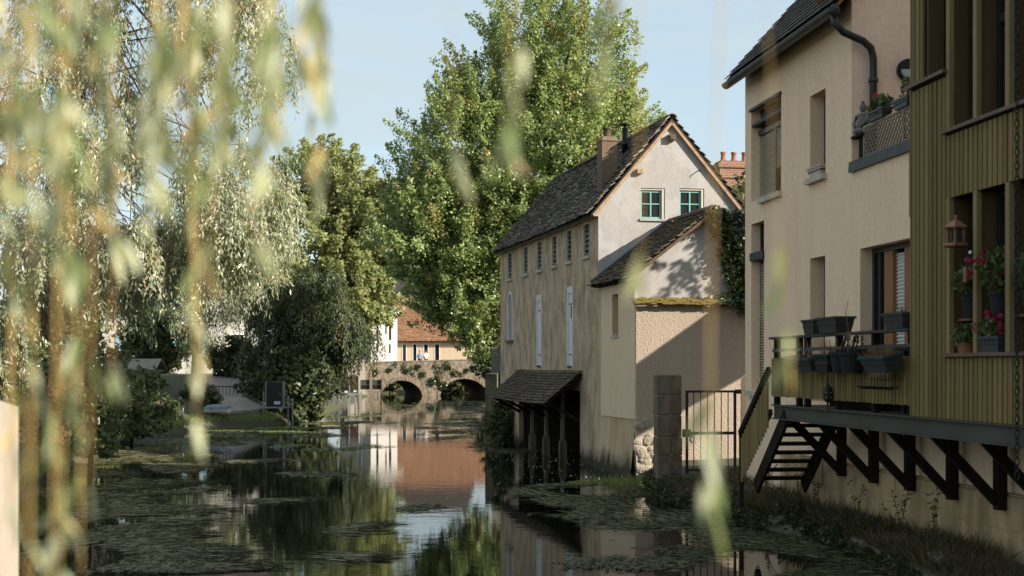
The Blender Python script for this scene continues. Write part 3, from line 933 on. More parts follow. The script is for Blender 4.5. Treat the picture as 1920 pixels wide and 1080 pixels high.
pa.quad((-.018, .06, 1.36), (0, .06, 1.36), (0, .06, 4.62), (-.018, .06, 4.62)).quad((-.018, .06, 1.36), (0, .06, 1.36), (0, 3.02, 1.36), (-.018, 3.02, 1.36))
obj('plaster_patch', pa, M['annex_patch'], annex)
ns = obj('window', MB().box(.17, .19, 1.45, 2.0, 3.38, 4.40), M['louvre'], annex, label='narrow shuttered slot window in the river side')
obj('sill', MB().box(-.05, .1, 1.40, 2.05, 3.32, 3.378), M['sill_cream'], ns)
lw = MB().wall(lambda u, z, n: (u, n, z), [0, 3.7], lambda u: 4.06, [], -0.6, 0.1)
lw.quad((0, 0, 4.06), (3.7, 0, 4.06), (3.7, .2, 4.2), (0, .2, 4.2)).quad((3.7, 0, -.6), (3.7, 3.3, -.6), (3.7, 3.3, 4.06), (3.7, 0, 4.06))
obj('lower_wall', lw, M['annex_rough'], annex)
rs = MB().slab([(-.2, .05, AZ - .2 * asl), (1.97, .05, AZ + 1.97 * asl), (1.97, Y0 - .02, AZ + 1.97 * asl), (-.2, Y0 - .02, AZ - .2 * asl)], (0, 0, .06))
aroof = obj('roof', rs, M['backing'], annex)
dva = Vector((2.17, 0, 2.17 * asl))
me = tile_roof((-.26, .0, AZ - .26 * asl + .04), (0, 1, 0), dva, 20, 23, .165, .118, .028, .045, .028)
obj('tile_courses', me, M['tile_annex'], aroof, kind='stuff')
for i in range(11):
    obj('ridge_tile', ridge_me, None, aroof, (1.96, -.02 + i * .3, AZ + 1.97 * asl + .03), (0, 0, 0), (1, .9, 1))
vb = MB().beam((-.24, .02, AZ - .24 * asl), (1.95, .02, AZ + 1.95 * asl), .07, .08, (0, 1, 0))
obj('verge_tile', vb, M['ridge'], annex)
obj('eaves_board', MB().beam((-.03, .06, AZ - .02), (-.16, .06, AZ - .14), .08, .10, (0, 1, 0)).box(-.14, -.02, .1, Y0 - .03, AZ - .16, AZ - .10), M['black_wood'], annex)
obj('flashing', MB().beam((-.2, Y0 - .05, AZ - .2 * asl + .15), (1.9, Y0 - .05, AZ + 1.9 * asl + .15), .07, .14, (0, 1, 0)), M['flash'], annex)
mc = MB().slab([(-.07, -.14, 4.02), (2.55, -.14, 4.02), (2.55, .2, 4.2), (-.07, .2, 4.2)], (0, 0, .03))
cap = obj('wall_cap', mc, M['stone'], annex)
me = tile_roof((-.10, -.19, 4.045), (1, 0, 0), (0, .34, .17), 20, 4, .135, .085, .03, .03, .03)
obj('tile_courses', me, M['tile_moss'], cap, kind='stuff')
# exposed rubble at the foot of the corner
for i in range(40):
    x, z = random.uniform(.02, .62), random.uniform(-.1, 1.45)
    if x > .62 - z * .22:
        continue
    s = random.uniform(.05, .12)
    sm = MB().ball((0, 0, 0), (s * random.uniform(.9, 1.6), .05, s), 7, 5)
    sm.v = [(p[0] * random.uniform(.85, 1.15), p[1], p[2] * random.uniform(.85, 1.15)) for p in sm.v]
    obj('stone', sm, M['rubble'], annex, (x, -.012, z), (0, random.uniform(-.5, .5), 0))
obj('rubble_bed', MB().slab([(.0, -.006, -.3), (.66, -.006, -.3), (.60, -.006, .4), (.55, -.006, .9), (.36, -.006, 1.25), (.25, -.006, 1.5), (0, -.006, 1.52)], (0, .004, 0)), M['rubble'], annex)
obj('batter', MB().slab([(-.16, .1, -.4), (0, .1, 1.2), (0, 3.4, 1.2), (-.16, 3.4, -.4)], (0.001, 0, 0)), M['annex_side'], annex)

# ivy over the annex shoulder
iv_p = []
for (x0, z0, x1, z1, wd, nn_) in ((1.9, 6.25, 3.4, 6.20, .16, 1500), (2.0, 6.2, 2.55, 5.3, .22, 1300), (2.45, 5.6, 2.85, 4.4, .20, 1600), (2.75, 5.9, 3.2, 4.2, .30, 2200),
                                  (2.05, 5.45, 2.40, 4.60, .07, 420), (2.35, 4.7, 2.75, 4.25, .12, 500), (2.1, 4.24, 3.2, 4.16, .13, 1500), (2.5, 4.1, 3.3, 3.8, .16, 900), (1.85, 6.2, 2.05, 5.75, .10, 400)):
    t = rng.random(nn_)
    c_ = np.stack([x0 + (x1 - x0) * t, 0 * t, z0 + (z1 - z0) * t], 1)
    o_ = rng.normal(size=(nn_, 3)) * wd * .55
    c_ = c_ + o_
    c_[:, 1] = np.where(c_[:, 2] > 4.2, .12, -.10) - np.abs(rng.normal(size=nn_)) * .10
    iv_p.append(c_)
iv_p = np.concatenate(iv_p)
n_ = len(iv_p)
T = unit(np.stack([rng.normal(size=n_) * .6, -.5 - .3 * rng.random(n_), -.6 + rng.normal(size=n_) * .4], 1))
sz = rng.uniform(.05, .09, n_)
ivy = empty('ivy', MO, MR, 'dark green ivy draped over the right shoulder of the white annex', 'ivy')
obj('foliage', leaf_mesh('ivy_leaves', iv_p, T, sz, sz * .45, M['leaf_ivy']), None, ivy)
st = MB()
for k in range(5):
    st.tube([(2.9 + .1 * k, .14, 2.4), (2.8 + .12 * k, .14, 3.8 if False else 4.3), (2.4 + .2 * k, .15, 5.4), (2.1 + .25 * k, .15, 6.2)], [.025, .02, .015, .008], 5)
obj('stem', st, M['bark'], ivy)

# ------------------------------------------------------------------ wash-house lean-to over the water
wash = empty('wash_house', MO, MR, 'low tiled lean-to roof over the dark wash-house bay at the water', 'lean-to')
wy0, wy1 = 4.95, 12.9
wr = MB().slab([(-1.0, wy0, 1.56), (0.0, wy0, 2.40), (0.0, wy1 + .3, 2.40), (-1.0, wy1 - .3, 1.62)], (0, 0, .05))
wroof = obj('roof', wr, M['black_wood'], wash)
dvw = Vector((1.0, 0, .84))
me = tile_roof((-1.06, wy0 - .05, 1.58), (0, 1, .004), dvw, 48, 12, .165, .115, .018, .036, .016, sag=.05)
obj('tile_courses', me, M['tile_wash'], wroof, kind='stuff')
obj('mortar_fillet', MB().beam((-.03, wy0, 2.46), (-.03, wy1 + .2, 2.46), .12, .10), M['stone'], wroof)
for i, y in enumerate((7.14, 9.17, 11.04)):
    p = obj('post', MB().box(-.05, .05, y - .05, y + .05, .56, 1.95), M['post_wood'], wash)
    obj('stone_base', MB().box(-.10, .10, y - .10, y + .10, -.6, .42).add(
        [(-.10, y - .10, .42), (.10, y - .10, .42), (.10, y + .10, .42), (-.10, y + .10, .42), (-.06, y - .06, .56), (.06, y - .06, .56), (.06, y + .06, .56), (-.06, y + .06, .56)],
        [(4, 5, 6, 7), (0, 1, 5, 4), (1, 2, 6, 5), (2, 3, 7, 6), (3, 0, 4, 7)]), M['stone'], p)
br = MB()
for y in (5.3, 7.14, 9.17, 11.04, 12.7):
    br.beam((-.02, y, 1.25), (-.85, y, 1.62), .09, .10)
obj('bracket', br, M['black_wood'], wash) if False else None
for y in (5.3, 7.14, 9.17, 11.04, 12.7):
    obj('bracket', MB().beam((-.02, y, 1.15), (-.85, y, 1.60), .08, .09), M['black_wood'], wash)
obj('eaves_beam', MB().beam((-.88, wy0 + .05, 1.60), (-.88, wy1 - .25, 1.64), .09, .10), M['black_wood'], wash)

# ------------------------------------------------------------------ river wall beyond the mill
rw = MB().box(-.95, -.55, 50.2, 118, -.6, 2.35)
rwo = obj('river_wall', rw, M['bridge'])
tag(rwo, 'low rubble wall along the water between the mill and the bridge', 'wall')
lnp = MB().beam((-.75, 50.0, 2.3), (-.95, 50.1, 1.6), .06, .08)
pw = MB().box(-0.9, 2.5, 62, 62.3, 1.5, 4.6)
tag(obj('garden_wall', pw, M['gable']), 'pale sunlit garden wall glimpsed behind the mill and tree', 'wall')

# ------------------------------------------------------------------ gate pillar, gate, low wall
pil = empty('gate_pillar', (3.17, 29.0, 0), R(4), 'old square stone gate pillar beside the iron gate', 'pillar')
zz = .05
for i, hgt in enumerate((.36, .40, .38, .44, .40, .42)):
    wdt = .265 - i * .004
    dep = .25
    for (x0, x1) in (((-wdt, .03), (.036, wdt)) if i % 2 == 0 else ((-wdt, wdt),)):
        mb = MB().box(x0 + random.uniform(-.008, .008), x1 + random.uniform(-.008, .008), -dep, dep, zz, zz + hgt - .012)
        b_ = obj('stone', mb, M['stone'], pil)
        bv = b_.modifiers.new('edge', 'BEVEL')
        bv.width = .022
        bv.segments = 2
    zz += hgt
obj('mortar', MB().box(-.235, .235, -.225, .225, .0, zz - .02), M['annex_rough'], pil)

gate = empty('iron_gate', (3.56, 28.95, 0), R(6), 'black iron barred garden gate between the stone pillar and the house', 'gate')
gf = MB()
for (p, q, s) in (((0, 0, .42), (0, 0, 2.12), .05), ((1.0, 0, .42), (1.0, 0, 2.12), .05), ((0, 0, 2.10), (1.08, 0, 2.10), .045), ((0, 0, 1.25), (1.0, 0, 1.25), .06), ((0, 0, .5), (1.0, 0, .5), .045)):
    gf.beam(p, q, s, s, (0, 1, 0))
obj('frame', gf, M['iron'], gate)
for i in range(1, 7):
    obj('bar', MB().tube([(i / 7, 0, .5), (i / 7, 0, 2.1)], .011, 6), M['iron'], gate)
obj('latch', MB().box(-.09, .06, -.05, .04, 1.17, 1.33), M['iron'], gate)
obj('rope', MB().tube([(.06, -.04, 1.3), (.09, -.06, 1.2), (.05, -.06, 1.12), (.10, -.05, 1.05)], .018, 5), M['blue_rope'], gate)
obj('hinge', MB().box(1.0, 1.14, -.04, .04, 2.05, 2.14), M['iron'], gate)

lwm = MB().slab([(4.66, 28.9, -.2), (5.6, 28.9, -.2), (5.6, 28.9, 2.45), (4.78, 28.9, 2.45), (4.72, 28.9, 2.42), (4.67, 28.9, 2.34)], (0.03, .35, 0))
lwm.box(4.62, 5.6, 27.66, 28.9, -.2, .5)
tag(obj('low_wall', lwm, M['cream']), 'low cream wall with rounded top joining gate to house', 'wall')

# ------------------------------------------------------------------ cream house
CO, CR = (8.0, 0, 0), R(7.31)
house = empty('cream_house', CO, CR, 'large cream rendered house with dark roof and deep windows on the right bank', 'house')
YA, YB, YC = 21.97, 27.6, 9.0
TZ = 5.66
RS = 1.11
rz = lambda x: 8.03 + RS * (x + .35)
fh = [(25.40, 27.20, 5.72, 7.45), (26.40, 27.20, 2.15, 5.30), (23.13, 23.87, 5.72, 7.10), (23.15, 23.87, 2.03, 4.40)]
hw = MB().wall(lambda u, z, n: (n, u, z), [YA, YB], lambda u: rz(0), fh, -.3, .30)
obj('river_wall', hw, M['cream'], house)
lw2 = MB().wall(lambda u, z, n: (n, u, z), [YC, YA], lambda u: TZ, [(18.0, 21.62, 2.03, 4.38)], -.3, .25)
lw2.quad((0, YC, TZ - .01), (9, YC, TZ - .01), (9, YA, TZ - .01), (0, YA, TZ - .01))
lw2.quad((0, YC, -.3), (9, YC, -.3), (9, YC, TZ), (0, YC, TZ)).quad((9, YC, -.3), (9, YA, -.3), (9, YA, TZ), (9, YC, TZ))
obj('terrace_wall', lw2, M['cream'], house)
RXH = 3.7
HW = 7.4
gw = MB().poly([(0, YA, TZ - .4), (HW, YA, TZ - .4), (HW, YA, rz(0)), (RXH, YA, rz(RXH)), (0, YA, rz(0))])
gw.poly([(0, YB, -.3), (HW, YB, -.3), (HW, YB, rz(0)), (RXH, YB, rz(RXH)), (0, YB, rz(0))])
gw.quad((HW, YA, -.3), (HW, YB, -.3), (HW, YB, rz(0)), (HW, YA, rz(0)))
obj('gable_wall', gw, M['cream_pale'], house)
obj('sun_blocker', MB().box(2.4, 9, 9.6, YA - .05, TZ, 10.2), M['cream'], house)  # unseen block added to keep the sun off the gable above the terrace
rs = MB()
for sg in (0, 1):
    f = (lambda x: x) if sg == 0 else (lambda x: HW - x)
    rs.slab([(f(-.35), YA - .12, rz(-.35)), (f(RXH), YA - .12, rz(RXH)), (f(RXH), YB + .06, rz(RXH)), (f(-.35), YB + .06, rz(-.35))], (0, 0, .10))
hroof = obj('roof', rs, M['black_wood'], house)
dvh = Vector((1, 0, RS))
tn = Vector((-RS, 0, 1)).normalized()
tdv = dvh.normalized()
tl = MB()
ta, te, tu_ = Vector((0, .004, 0)), Vector((0, .207, 0)), tdv * .2625 - tn * .027
tl.add([ta, ta + te, ta + te + tu_, ta + tu_, ta + tn * .018, ta + te + tn * .018, ta + te + tu_ + tn * .018, ta + tu_ + tn * .018],
       [(4, 5, 6, 7), (0, 1, 5, 4), (1, 2, 6, 5), (3, 0, 4, 7), (2, 3, 7, 6), (3, 2, 1, 0)])
tile_me = tl.mesh('tile')
face_var(tile_me, 6)
tile_me.materials.append(M['tile_brown'])
tp0 = Vector((-.38, YA - .16, rz(-.38) + .10))
for j in range(11):                                   # the courses seen from the river: each tile a piece of its own
    for i in range(27):
        obj('tile', tile_me, None, hroof, tp0 + Vector((0, (i + (.5 if j % 2 else 0)) * .215, 0)) + tdv * (j * .21 + random.uniform(-.006, .006)) + tn * (.03 + random.uniform(0, .008)))
me = tile_roof(tp0 + tdv * (11 * .21), (0, 1, 0), dvh, 27, 18, .215, .21, .018, .03, .006)
obj('tile_courses', me, M['tile_brown'], hroof, kind='stuff')
obj('verge_board', MB().beam((-.3, YA - .13, rz(-.3) + .0), (3.7, YA - .13, rz(3.7)), .03, .2, (0, 1, 0)), M['orange_wood'], hroof)
sk = MB().box(0, .06, 0, 1.0, .04, .24).box(1.0, 1.06, 0, 1.0, .04, .24).box(.06, 1.0, 0, .06, .04, .24).box(.06, 1.0, .94, 1.0, .04, .24)
ang = math.atan(RS)
skl = obj('roof_window', sk, M['orange_wood'], hroof, (-.02, 22.35, rz(-.02) + .10), (0, -ang, 0))
obj('pane', MB().box(.06, 1.0, .06, .94, .20, .22), M['glass_blue'], skl)
ra = MB()
for i in range(13):
    y = YA + .1 + i * .45
    obj('rafter_end', MB().beam((-.30, y, rz(-.30) - .05), (0, y, rz(0) - .06), .07, .11, (0, 0, 1)), M['black_wood'], hroof)
# gutter and downpipe
gt = MB()
gx, gz = -.36, rz(-.36) + .01
n_ = 10
for k in range(n_):
    t0, t1 = math.pi + math.pi * k / n_, math.pi + math.pi * (k + 1) / n_
    ps = [(gx + .085 * math.cos(t0), YA - .25, gz + .085 * math.sin(t0)), (gx + .085 * math.cos(t1), YA - .25, gz + .085 * math.sin(t1)),
          (gx + .075 * math.cos(t1), YA - .25, gz + .075 * math.sin(t1)), (gx + .075 * math.cos(t0), YA - .25, gz + .075 * math.sin(t0))]
    gt.slab(ps, (0, YB - YA + .31, 0))
gt.tube([(gx - .085, YA - .25, gz), (gx - .085, YB + .06, gz)], .014, 6).ball((gx, YA - .24, gz - .03), (.09, .05, .09))
obj('gutter', gt, M['zinc'], house)
dp = MB().tube([(gx + .02, YA - .12, gz - .06), (gx + .06, YA - .13, gz - .22), (-.18, YA - .14, gz - .34), (.14, YA - .12, gz - .46), (.27, YA - .10, gz - .56), (.31, YA - .09, gz - .72),
                (.31, YA - .09, gz - 1.0), (.31, YA - .09, TZ + .02)], .056, 12)
dp.tube([(.31, YA - .09, gz - 1.02), (.31, YA - .09, gz - 1.08)], .075, 12)
obj('downpipe', dp, M['zinc'], house, smooth=True)
# bulkhead lamp
lp = MB()
lp.v, lp.f = [], []
lb = MB().tube([(.88, YA - .01, 7.16), (.88, YA - .09, 7.16)], .17, 22)
lpo = obj('wall_lamp', lb, M['iron'], house)
gl = MB()
pts = [(.88, YA - .115, 7.155)] + [(.88 + .135 * math.cos(math.pi + math.pi * k / 14), YA - .10, 7.155 + .135 * math.sin(math.pi + math.pi * k / 14)) for k in range(15)]
gl.slab(pts[1:], (0, -.05, 0))
obj('diffuser', gl, M['lamp_glass'], lpo)
ey = MB().slab([(.88 + .155 * math.cos(math.pi * k / 14), YA - .09, 7.16 + .155 * math.sin(math.pi * k / 14)) for k in range(15)], (0, -.065, 0))
obj('hood', ey, M['iron'], lpo)
# corner bay, upper: glazed strip, canopy, shutters
bay = obj('window', MB().box(.17, .22, 25.40, 25.46, 5.72, 7.45).box(.15, .22, 26.18, 26.25, 5.72, 6.98).box(.14, .22, 25.46, 27.2, 6.98, 7.06)
          .box(.17, .22, 25.46, 27.2, 7.39, 7.45), M['zinc'], house, label='corner window with roller shutter lowered')
obj('pane', MB().box(.19, .195, 25.46, 27.2, 7.06, 7.39), M['glass_blue'], bay)
obj('pane', MB().box(.20, .205, 25.46, 26.18, 5.72, 6.98), M['glass_dark'], bay)
obj('canopy', MB().box(.0, .16, 25.40, 27.2, 7.14, 7.19).box(-.04, .02, 25.38, 27.24, 7.43, 7.48), M['iron'], bay)
for (ya, yb, zb) in ((26.26, 27.19, 5.74), (25.46, 26.17, 6.25)):
    z = 6.96
    smm = MB().slab([(.185, ya, 0), (.150, ya, .022), (.185, ya, .046)], (0, yb - ya, 0)).mesh('shutter_slat')
    smm.materials.append(M['shutter'])
    while z > zb:
        z -= .052
        obj('shutter_slat', smm, None, bay, (0, 0, z))
obj('sill', MB().box(-.08, .17, 25.36, 26.60, 5.62, 5.718), M['sill_cream'], bay)
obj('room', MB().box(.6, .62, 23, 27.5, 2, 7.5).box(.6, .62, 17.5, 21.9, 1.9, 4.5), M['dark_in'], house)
# corner bay, lower
bayl = obj('window', MB().box(.17, .22, 26.40, 26.46, 2.15, 5.30).box(.17, .22, 27.12, 27.18, 2.15, 5.3), M['zinc'], house, label='tall corner window below with closed shutter')
obj('pane', MB().box(.19, .195, 26.46, 27.12, 4.75, 5.30), M['glass_dark'], bayl)
obj('lintel', MB().box(-.03, .16, 26.38, 27.22, 4.60, 4.75), M['iron'], bayl)
smm = MB().slab([(.185, 26.46, 0), (.150, 26.46, .022), (.185, 26.46, .046)], (0, .66, 0)).mesh('shutter_slat')
smm.materials.append(M['shutter'])
for k in range(46):
    obj('shutter_slat', smm, None, bayl, (0, 0, 2.17 + k * .052))
obj('sill', MB().box(-.09, .17, 26.3, 27.32, 2.05, 2.148), M['sill_cream'], bayl)
# small windows
for (c, d, nm) in ((5.72, 7.10, 'upper'), (2.03, 4.40, 'lower')):
    wdw = obj('window', MB().box(.24, .30, 23.13, 23.19, c, d).box(.24, .30, 23.81, 23.87, c, d).box(.24, .30, 23.19, 23.81, d - .06, d).box(.24, .30, 23.19, 23.81, c, c + .06), M['zinc'], house)
    obj('pane', MB().box(.27, .275, 23.19, 23.81, c + .06, d - .06), M['glass_dark'], wdw)
    if nm == 'upper':
        obj('sill', MB().box(-.09, .15, 23.07, 23.93, c - .09, c - .003), M['sill_cream'], wdw)
# balcony door: dark glass, brown posts, white shutter
dr = obj('balcony_door', MB().box(.19, .25, 21.54, 21.62, 2.03, 4.38).box(.19, .25, 21.30, 21.34, 2.03, 4.38).box(.19, .25, 18.0, 21.54, 4.30, 4.38), M['zinc'], house)
obj('pane', MB().box(.22, .225, 21.10, 21.54, 2.03, 4.30), M['glass_dark'], dr)
obj('curtain', MB().wall(lambda u, z, n: (.35 + .02 * math.sin(u * 60), u, z), list(np.linspace(21.1, 21.5, 24)), lambda u: 4.28, [], 2.05, 0), M['louvre'], dr)
for (ya, yb) in ((20.78, 21.10), (20.02, 20.36), (18.9, 19.1)):
    obj('wood_post', MB().box(.17, .25, ya, yb, 2.03, 4.29), M['orange_wood'], dr)
smm = MB().slab([(.245, 18.0, 0), (.21, 18.0, .026), (.245, 18.0, .052)], (0, 2.77, 0)).mesh('shutter_slat')
smm.materials.append(M['shutter_white'])
for k in range(41):
    obj('shutter_slat', smm, None, dr, (0, 0, 2.04 + k * .054))
# terrace coping, trellis, statue, flowers
for i in range(9):
    y = YA - (i + 1) * .5
    obj('coping_tile', MB().box(-.05, .28, y + .008, y + .5, TZ, TZ + .07).box(-.055, -.03, y + .008, y + .5, TZ - .09, TZ), M['slate_tile'], house)
obj('terrace_post', MB().box(.03, .12, 21.55, 21.75, TZ + .07, TZ + .42).box(-.02, .22, 21.5, 21.95, TZ + .42, TZ + .46), M['black_wood'], house)
tr = MB()
ty0, ty1, tz0, tz1 = 19.3, 21.55, TZ + .08, TZ + .53
tr.box(.02, .05, ty0, ty1, tz1, tz1 + .025).box(.02, .05, ty0, ty1, tz0, tz0 + .025).box(.02, .05, ty1 - .03, ty1, tz0, tz1).box(.02, .06, 20.05, 20.08, tz0, tz1)
hh = tz1 - tz0
for k in range(24):
    y = ty0 - hh + k * .115
    for sg in (1, -1):
        a0, a1 = (y, y + hh) if sg == 1 else (y + hh, y)
        z0_, z1_ = tz0, tz1
        pa_, pb_ = Vector((.034 + .006 * sg, a0, z0_)), Vector((.034 + .006 * sg, a1, z1_))
        lo, hi = ty0, ty1
        d_ = pb_ - pa_
        t0, t1 = 0, 1
        for s_ in (0,):
            if d_.y != 0:
                ta, tb_ = (lo - pa_.y) / d_.y, (hi - pa_.y) / d_.y
                t0, t1 = max(t0, min(ta, tb_)), min(t1, max(ta, tb_))
        if t1 - t0 > .05:
            tr.beam(pa_ + d_ * t0, pa_ + d_ * t1, .010, .020, (1, 0, 0))
trl = obj('trellis', tr, M['trellis'], None)
trl.location, trl.rotation_euler = CO, (0, 0, CR)
tag(trl, 'grey diagonal lattice trellis screening the roof terrace edge', 'trellis')

stt = MB().ball((0, 0, .06), (.13, .17, .065), 12, 7).ball((0, 0, .20), (.085, .105, .14), 12, 8).ball((0, 0, .30), (.07, .12, .05), 10, 6)
stt.ball((0, 0, .41), (.055, .055, .072), 12, 8).ball((0, 0, .485), (.03, .03, .035), 8, 6).ball((0, .058, .41), (.014, .01, .04), 6, 5).ball((0, -.058, .41), (.014, .01, .04), 6, 5)
stt.tube([(-.01, .12, .29), (-.06, .14, .18), (-.10, .05, .11)], [.035, .03, .025], 7).tube([(-.01, -.12, .29), (-.06, -.14, .18), (-.10, -.05, .11)], [.035, .03, .025], 7)
so = obj('statue', stt, M['statue'], None, smooth=True)


def loc(fr_o, fr_r, x, y, z):
    c, s = math.cos(fr_r), math.sin(fr_r)
    return (fr_o[0] + x * c - y * s, fr_o[1] + x * s + y * c, z)


so.location, so.rotation_euler = loc(CO, CR, .09, 21.74, TZ + .46), (0, 0, CR + R(20))
tag(so, 'small grey seated stone statue on the terrace corner post', 'statue')


def plant_leaves(n, cx, cy, cz, rx, ry, rz_, size, mat, lw_=.35):
    P = unit(rng.normal(size=(n, 3))) * rng.random((n, 1)) ** .4 * np.array([rx, ry, rz_]) + np.array([cx, cy, cz])
    T = rng.normal(size=(n, 3)) + np.array([0, 0, .5])
    s = size * rng.uniform(.6, 1.3, n)
    return leaf_mesh('leaves', P, T, s, s * lw_, mat)


def planter(name, l, wd, hgt, mat, label, pos, rz=0.0, tilt=0.0, cat='planter', group=None, rim=.015):
    l, wd, hgt = l * .9, wd * .88, hgt * .86
    e = empty(name, pos, rz, label, cat, group)
    e.rotation_euler = (tilt, 0, rz)
    b = MB()
    k = .80
    o_ = [(-l / 2 * k, -wd / 2 * k, 0), (l / 2 * k, -wd / 2 * k, 0), (l / 2 * k, wd / 2 * k, 0), (-l / 2 * k, wd / 2 * k, 0),
          (-l / 2, -wd / 2, hgt), (l / 2, -wd / 2, hgt), (l / 2, wd / 2, hgt), (-l / 2, wd / 2, hgt)]
    i_ = [(-l / 2 + .012, -wd / 2 + .012, hgt), (l / 2 - .012, -wd / 2 + .012, hgt), (l / 2 - .012, wd / 2 - .012, hgt), (-l / 2 + .012, wd / 2 - .012, hgt),
          (-l / 2 * k, -wd / 2 * k, .03), (l / 2 * k, -wd / 2 * k, .03), (l / 2 * k, wd / 2 * k, .03), (-l / 2 * k, wd / 2 * k, .03)]
    b.add(o_, [(3, 2, 1, 0), (0, 1, 5, 4), (1, 2, 6, 5), (2, 3, 7, 6), (3, 0, 4, 7)])
    b.add(i_, [(4, 5, 6, 7), (0, 1, 5, 4), (1, 2, 6, 5), (2, 3, 7, 6), (3, 0, 4, 7)])
    obj('body', b, mat, e)
    r = MB().box(-l / 2 - rim, l / 2 + rim, -wd / 2 - rim, -wd / 2 + .012, hgt - .012, hgt + .018).box(-l / 2 - rim, l / 2 + rim, wd / 2 - .012, wd / 2 + rim, hgt - .012, hgt + .018)
    r.box(-l / 2 - rim, -l / 2 + .012, -wd / 2 + .012, wd / 2 - .012, hgt - .012, hgt + .018).box(l / 2 - .012, l / 2 + rim, -wd / 2 + .012, wd / 2 - .012, hgt - .012, hgt + .018)
    obj('rim', r, mat, e)
    obj('soil', MB().box(-l / 2 * .93, l / 2 * .93, -wd / 2 * .93, wd / 2 * .93, hgt * .5, hgt * .78), M['soil'], e)
    return e


def round_pot(name, r, hgt, mat, label, pos, cat='flower pot'):
    e = empty(name, pos, 0, label, cat)
    obj('pot', MB().lathe([(r * .72, 0), (r * .95, hgt * .86), (r * 1.06, hgt * .86), (r * 1.06, hgt), (r * .95, hgt), (r * .9, hgt * .8), (.01, hgt * .8)], 16), mat, e, smooth=False)
    return e


def dry_stalks(e, n, hgt, r, zb):
    P = np.stack([rng.uniform(-r, r, n), rng.uniform(-.05, .05, n), np.full(n, zb)], 1)
    T = np.stack([rng.normal(size=n) * .35, rng.normal(size=n) * .35, np.ones(n)], 1)
    obj('dry_stalks', leaf_mesh('dry_stalks', P, T, hgt * rng.uniform(.4, 1.1, n), .006, M['dry'], fold=.05), None, e)


PR = CR + R(90)
p = planter('window_trough', .70, .20, .17, M['sill_cream'], 'cream trough on the sill of the small upper window', loc(CO, CR, .02, 23.5, 5.722), PR)
p = planter('flower_trough', .62, .18, .14, M['slate_tile'], 'flower trough with red geranium on top of the terrace trellis', loc(CO, CR, .05, 20.95, TZ + .56), PR)
obj('leaves', plant_leaves(260, 0, 0, .22, .32, .12, .11, .07, M['leaf_bush'], .5), None, p)
obj('flower', plant_leaves(26, .18, 0, .36, .035, .035, .035, .04, M['flower_red'], .6), None, p)
p = planter('flower_trough', .60, .18, .14, M['zinc'], 'trough with straggly plant at the near end of the trellis', loc(CO, CR, .05, 20.05, TZ + .56), PR)
obj('leaves', plant_leaves(160, -.1, 0, .26, .16, .10, .20, .05, M['leaf_bush'], .5), None, p)

# ------------------------------------------------------------------ stone plinth
pl = empty('stone_plinth', CO, CR, 'pale limestone block plinth wall under the timber balcony', 'wall')
zt = [(-.2, .30), (.30, .70), (.70, 1.10)]
bme = MB().box(-.5, .5, -.5, .5, -.5, .5).mesh('block')
bme.materials.append(M['plinth'])
for j, (z0, z1) in enumerate(zt):
    y = 9.0 - (.4 if j % 2 else 0)
    while y < 24.2:
        l = random.uniform(.85, 1.25)
        o = obj('block', MB().box(-.10 + random.uniform(-.006, .006), .0, y + .005, y + l - .005, z0 + .005, z1 - .005), M['plinth'], pl)
        y += l
obj('mortar_bed', MB().box(-.085, -.002, 9.0, 25.2, -.3, 1.09), M['annex_side'], pl)
obj('ledge', MB().box(-.085, .0, 9.0, 24.2, 1.10, 1.125), M['plinth'], pl)

# ------------------------------------------------------------------ balcony
bal = empty('balcony', CO, CR, 'timber balcony of vertical green boards on a dark steel beam', 'balcony')
BX = -1.19
B0, B1 = 9.2, 22.18
bm_ = MB().box(BX - .02, BX + .10, B0, B1, 2.005, 2.025).box(BX + .03, BX + .05, B0, B1, 1.825, 2.004).box(BX - .02, BX + .10, B0, B1, 1.805, 1.824)
obj('steel_beam', bm_, M['dark_steel'], bal)
obj('end_plate', MB().box(BX + .1, 0, B1 - .14, B1 - .12, 1.81, 2.02), M['dark_steel'], bal)
fl_ = MB()
for i in range(7):
    obj('floor_board', MB().box(BX + .11 + i * .15, BX + .25 + i * .15, 16.9, B1 - .1, 1.985, 2.018), M['rail_wood'], bal)
for i, y in enumerate((21.97, 20.68, 19.39, 18.07, 16.78, 15.49, 14.2, 12.9)):
    s = obj('strut_post', MB().box(-.22, -.102, y - .065, y + .065, .93, 1.98), M['black_wood'], bal)
    obj('diagonal', MB().beam((-.20, y, 1.02), (BX + .12, y, 1.92), .09, .11, (0, 0, 1)), M['black_wood'], s)
    obj('joist', MB().box(BX + .11, 0, y - .05, y + .05, 1.86, 1.98), M['black_wood'], s)
boardm = MB().box(-.5, .5, -.5, .5, -.5, .5).mesh('board')
boardm.materials.append(M['timber'])


def board(parent, y0, y1, z0, z1, x=BX, th=.024):
    return obj('board', boardm, None, parent, (x + random.uniform(-.003, .003), (y0 + y1) / 2, (z0 + z1) / 2), (0, 0, 0), (th, y1 - y0, z1 - z0))


bw, bg = .080, .030
y = 16.93
while y < B1 - .05:
    board(bal, y, y + bw, 2.15 + random.uniform(-.006, .006), 2.73 + random.uniform(-.004, .004))
    y += bw + bg
obj('panel_rail', MB().box(BX + .014, BX + .05, 16.93, B1, 2.60, 2.68).box(BX + .014, BX + .05, 16.93, B1, 2.22, 2.30), M['black_wood'], bal)
for y in (22.12, 21.07, 20.72, 19.44, 18.16, 17.02):
    obj('post', MB().box(BX + .02, BX + .10, y - .045, y + .045, 2.02, 3.02), M['black_wood'], bal)
obj('top_rail', MB().box(BX - .05, BX + .13, 16.92, B1 + .02, 3.02, 3.055), M['rail_wood'], bal)
obj('mid_rail', MB().box(BX + .0, BX + .02, 16.92, B1, 2.83, 2.875), M['zinc'], bal)
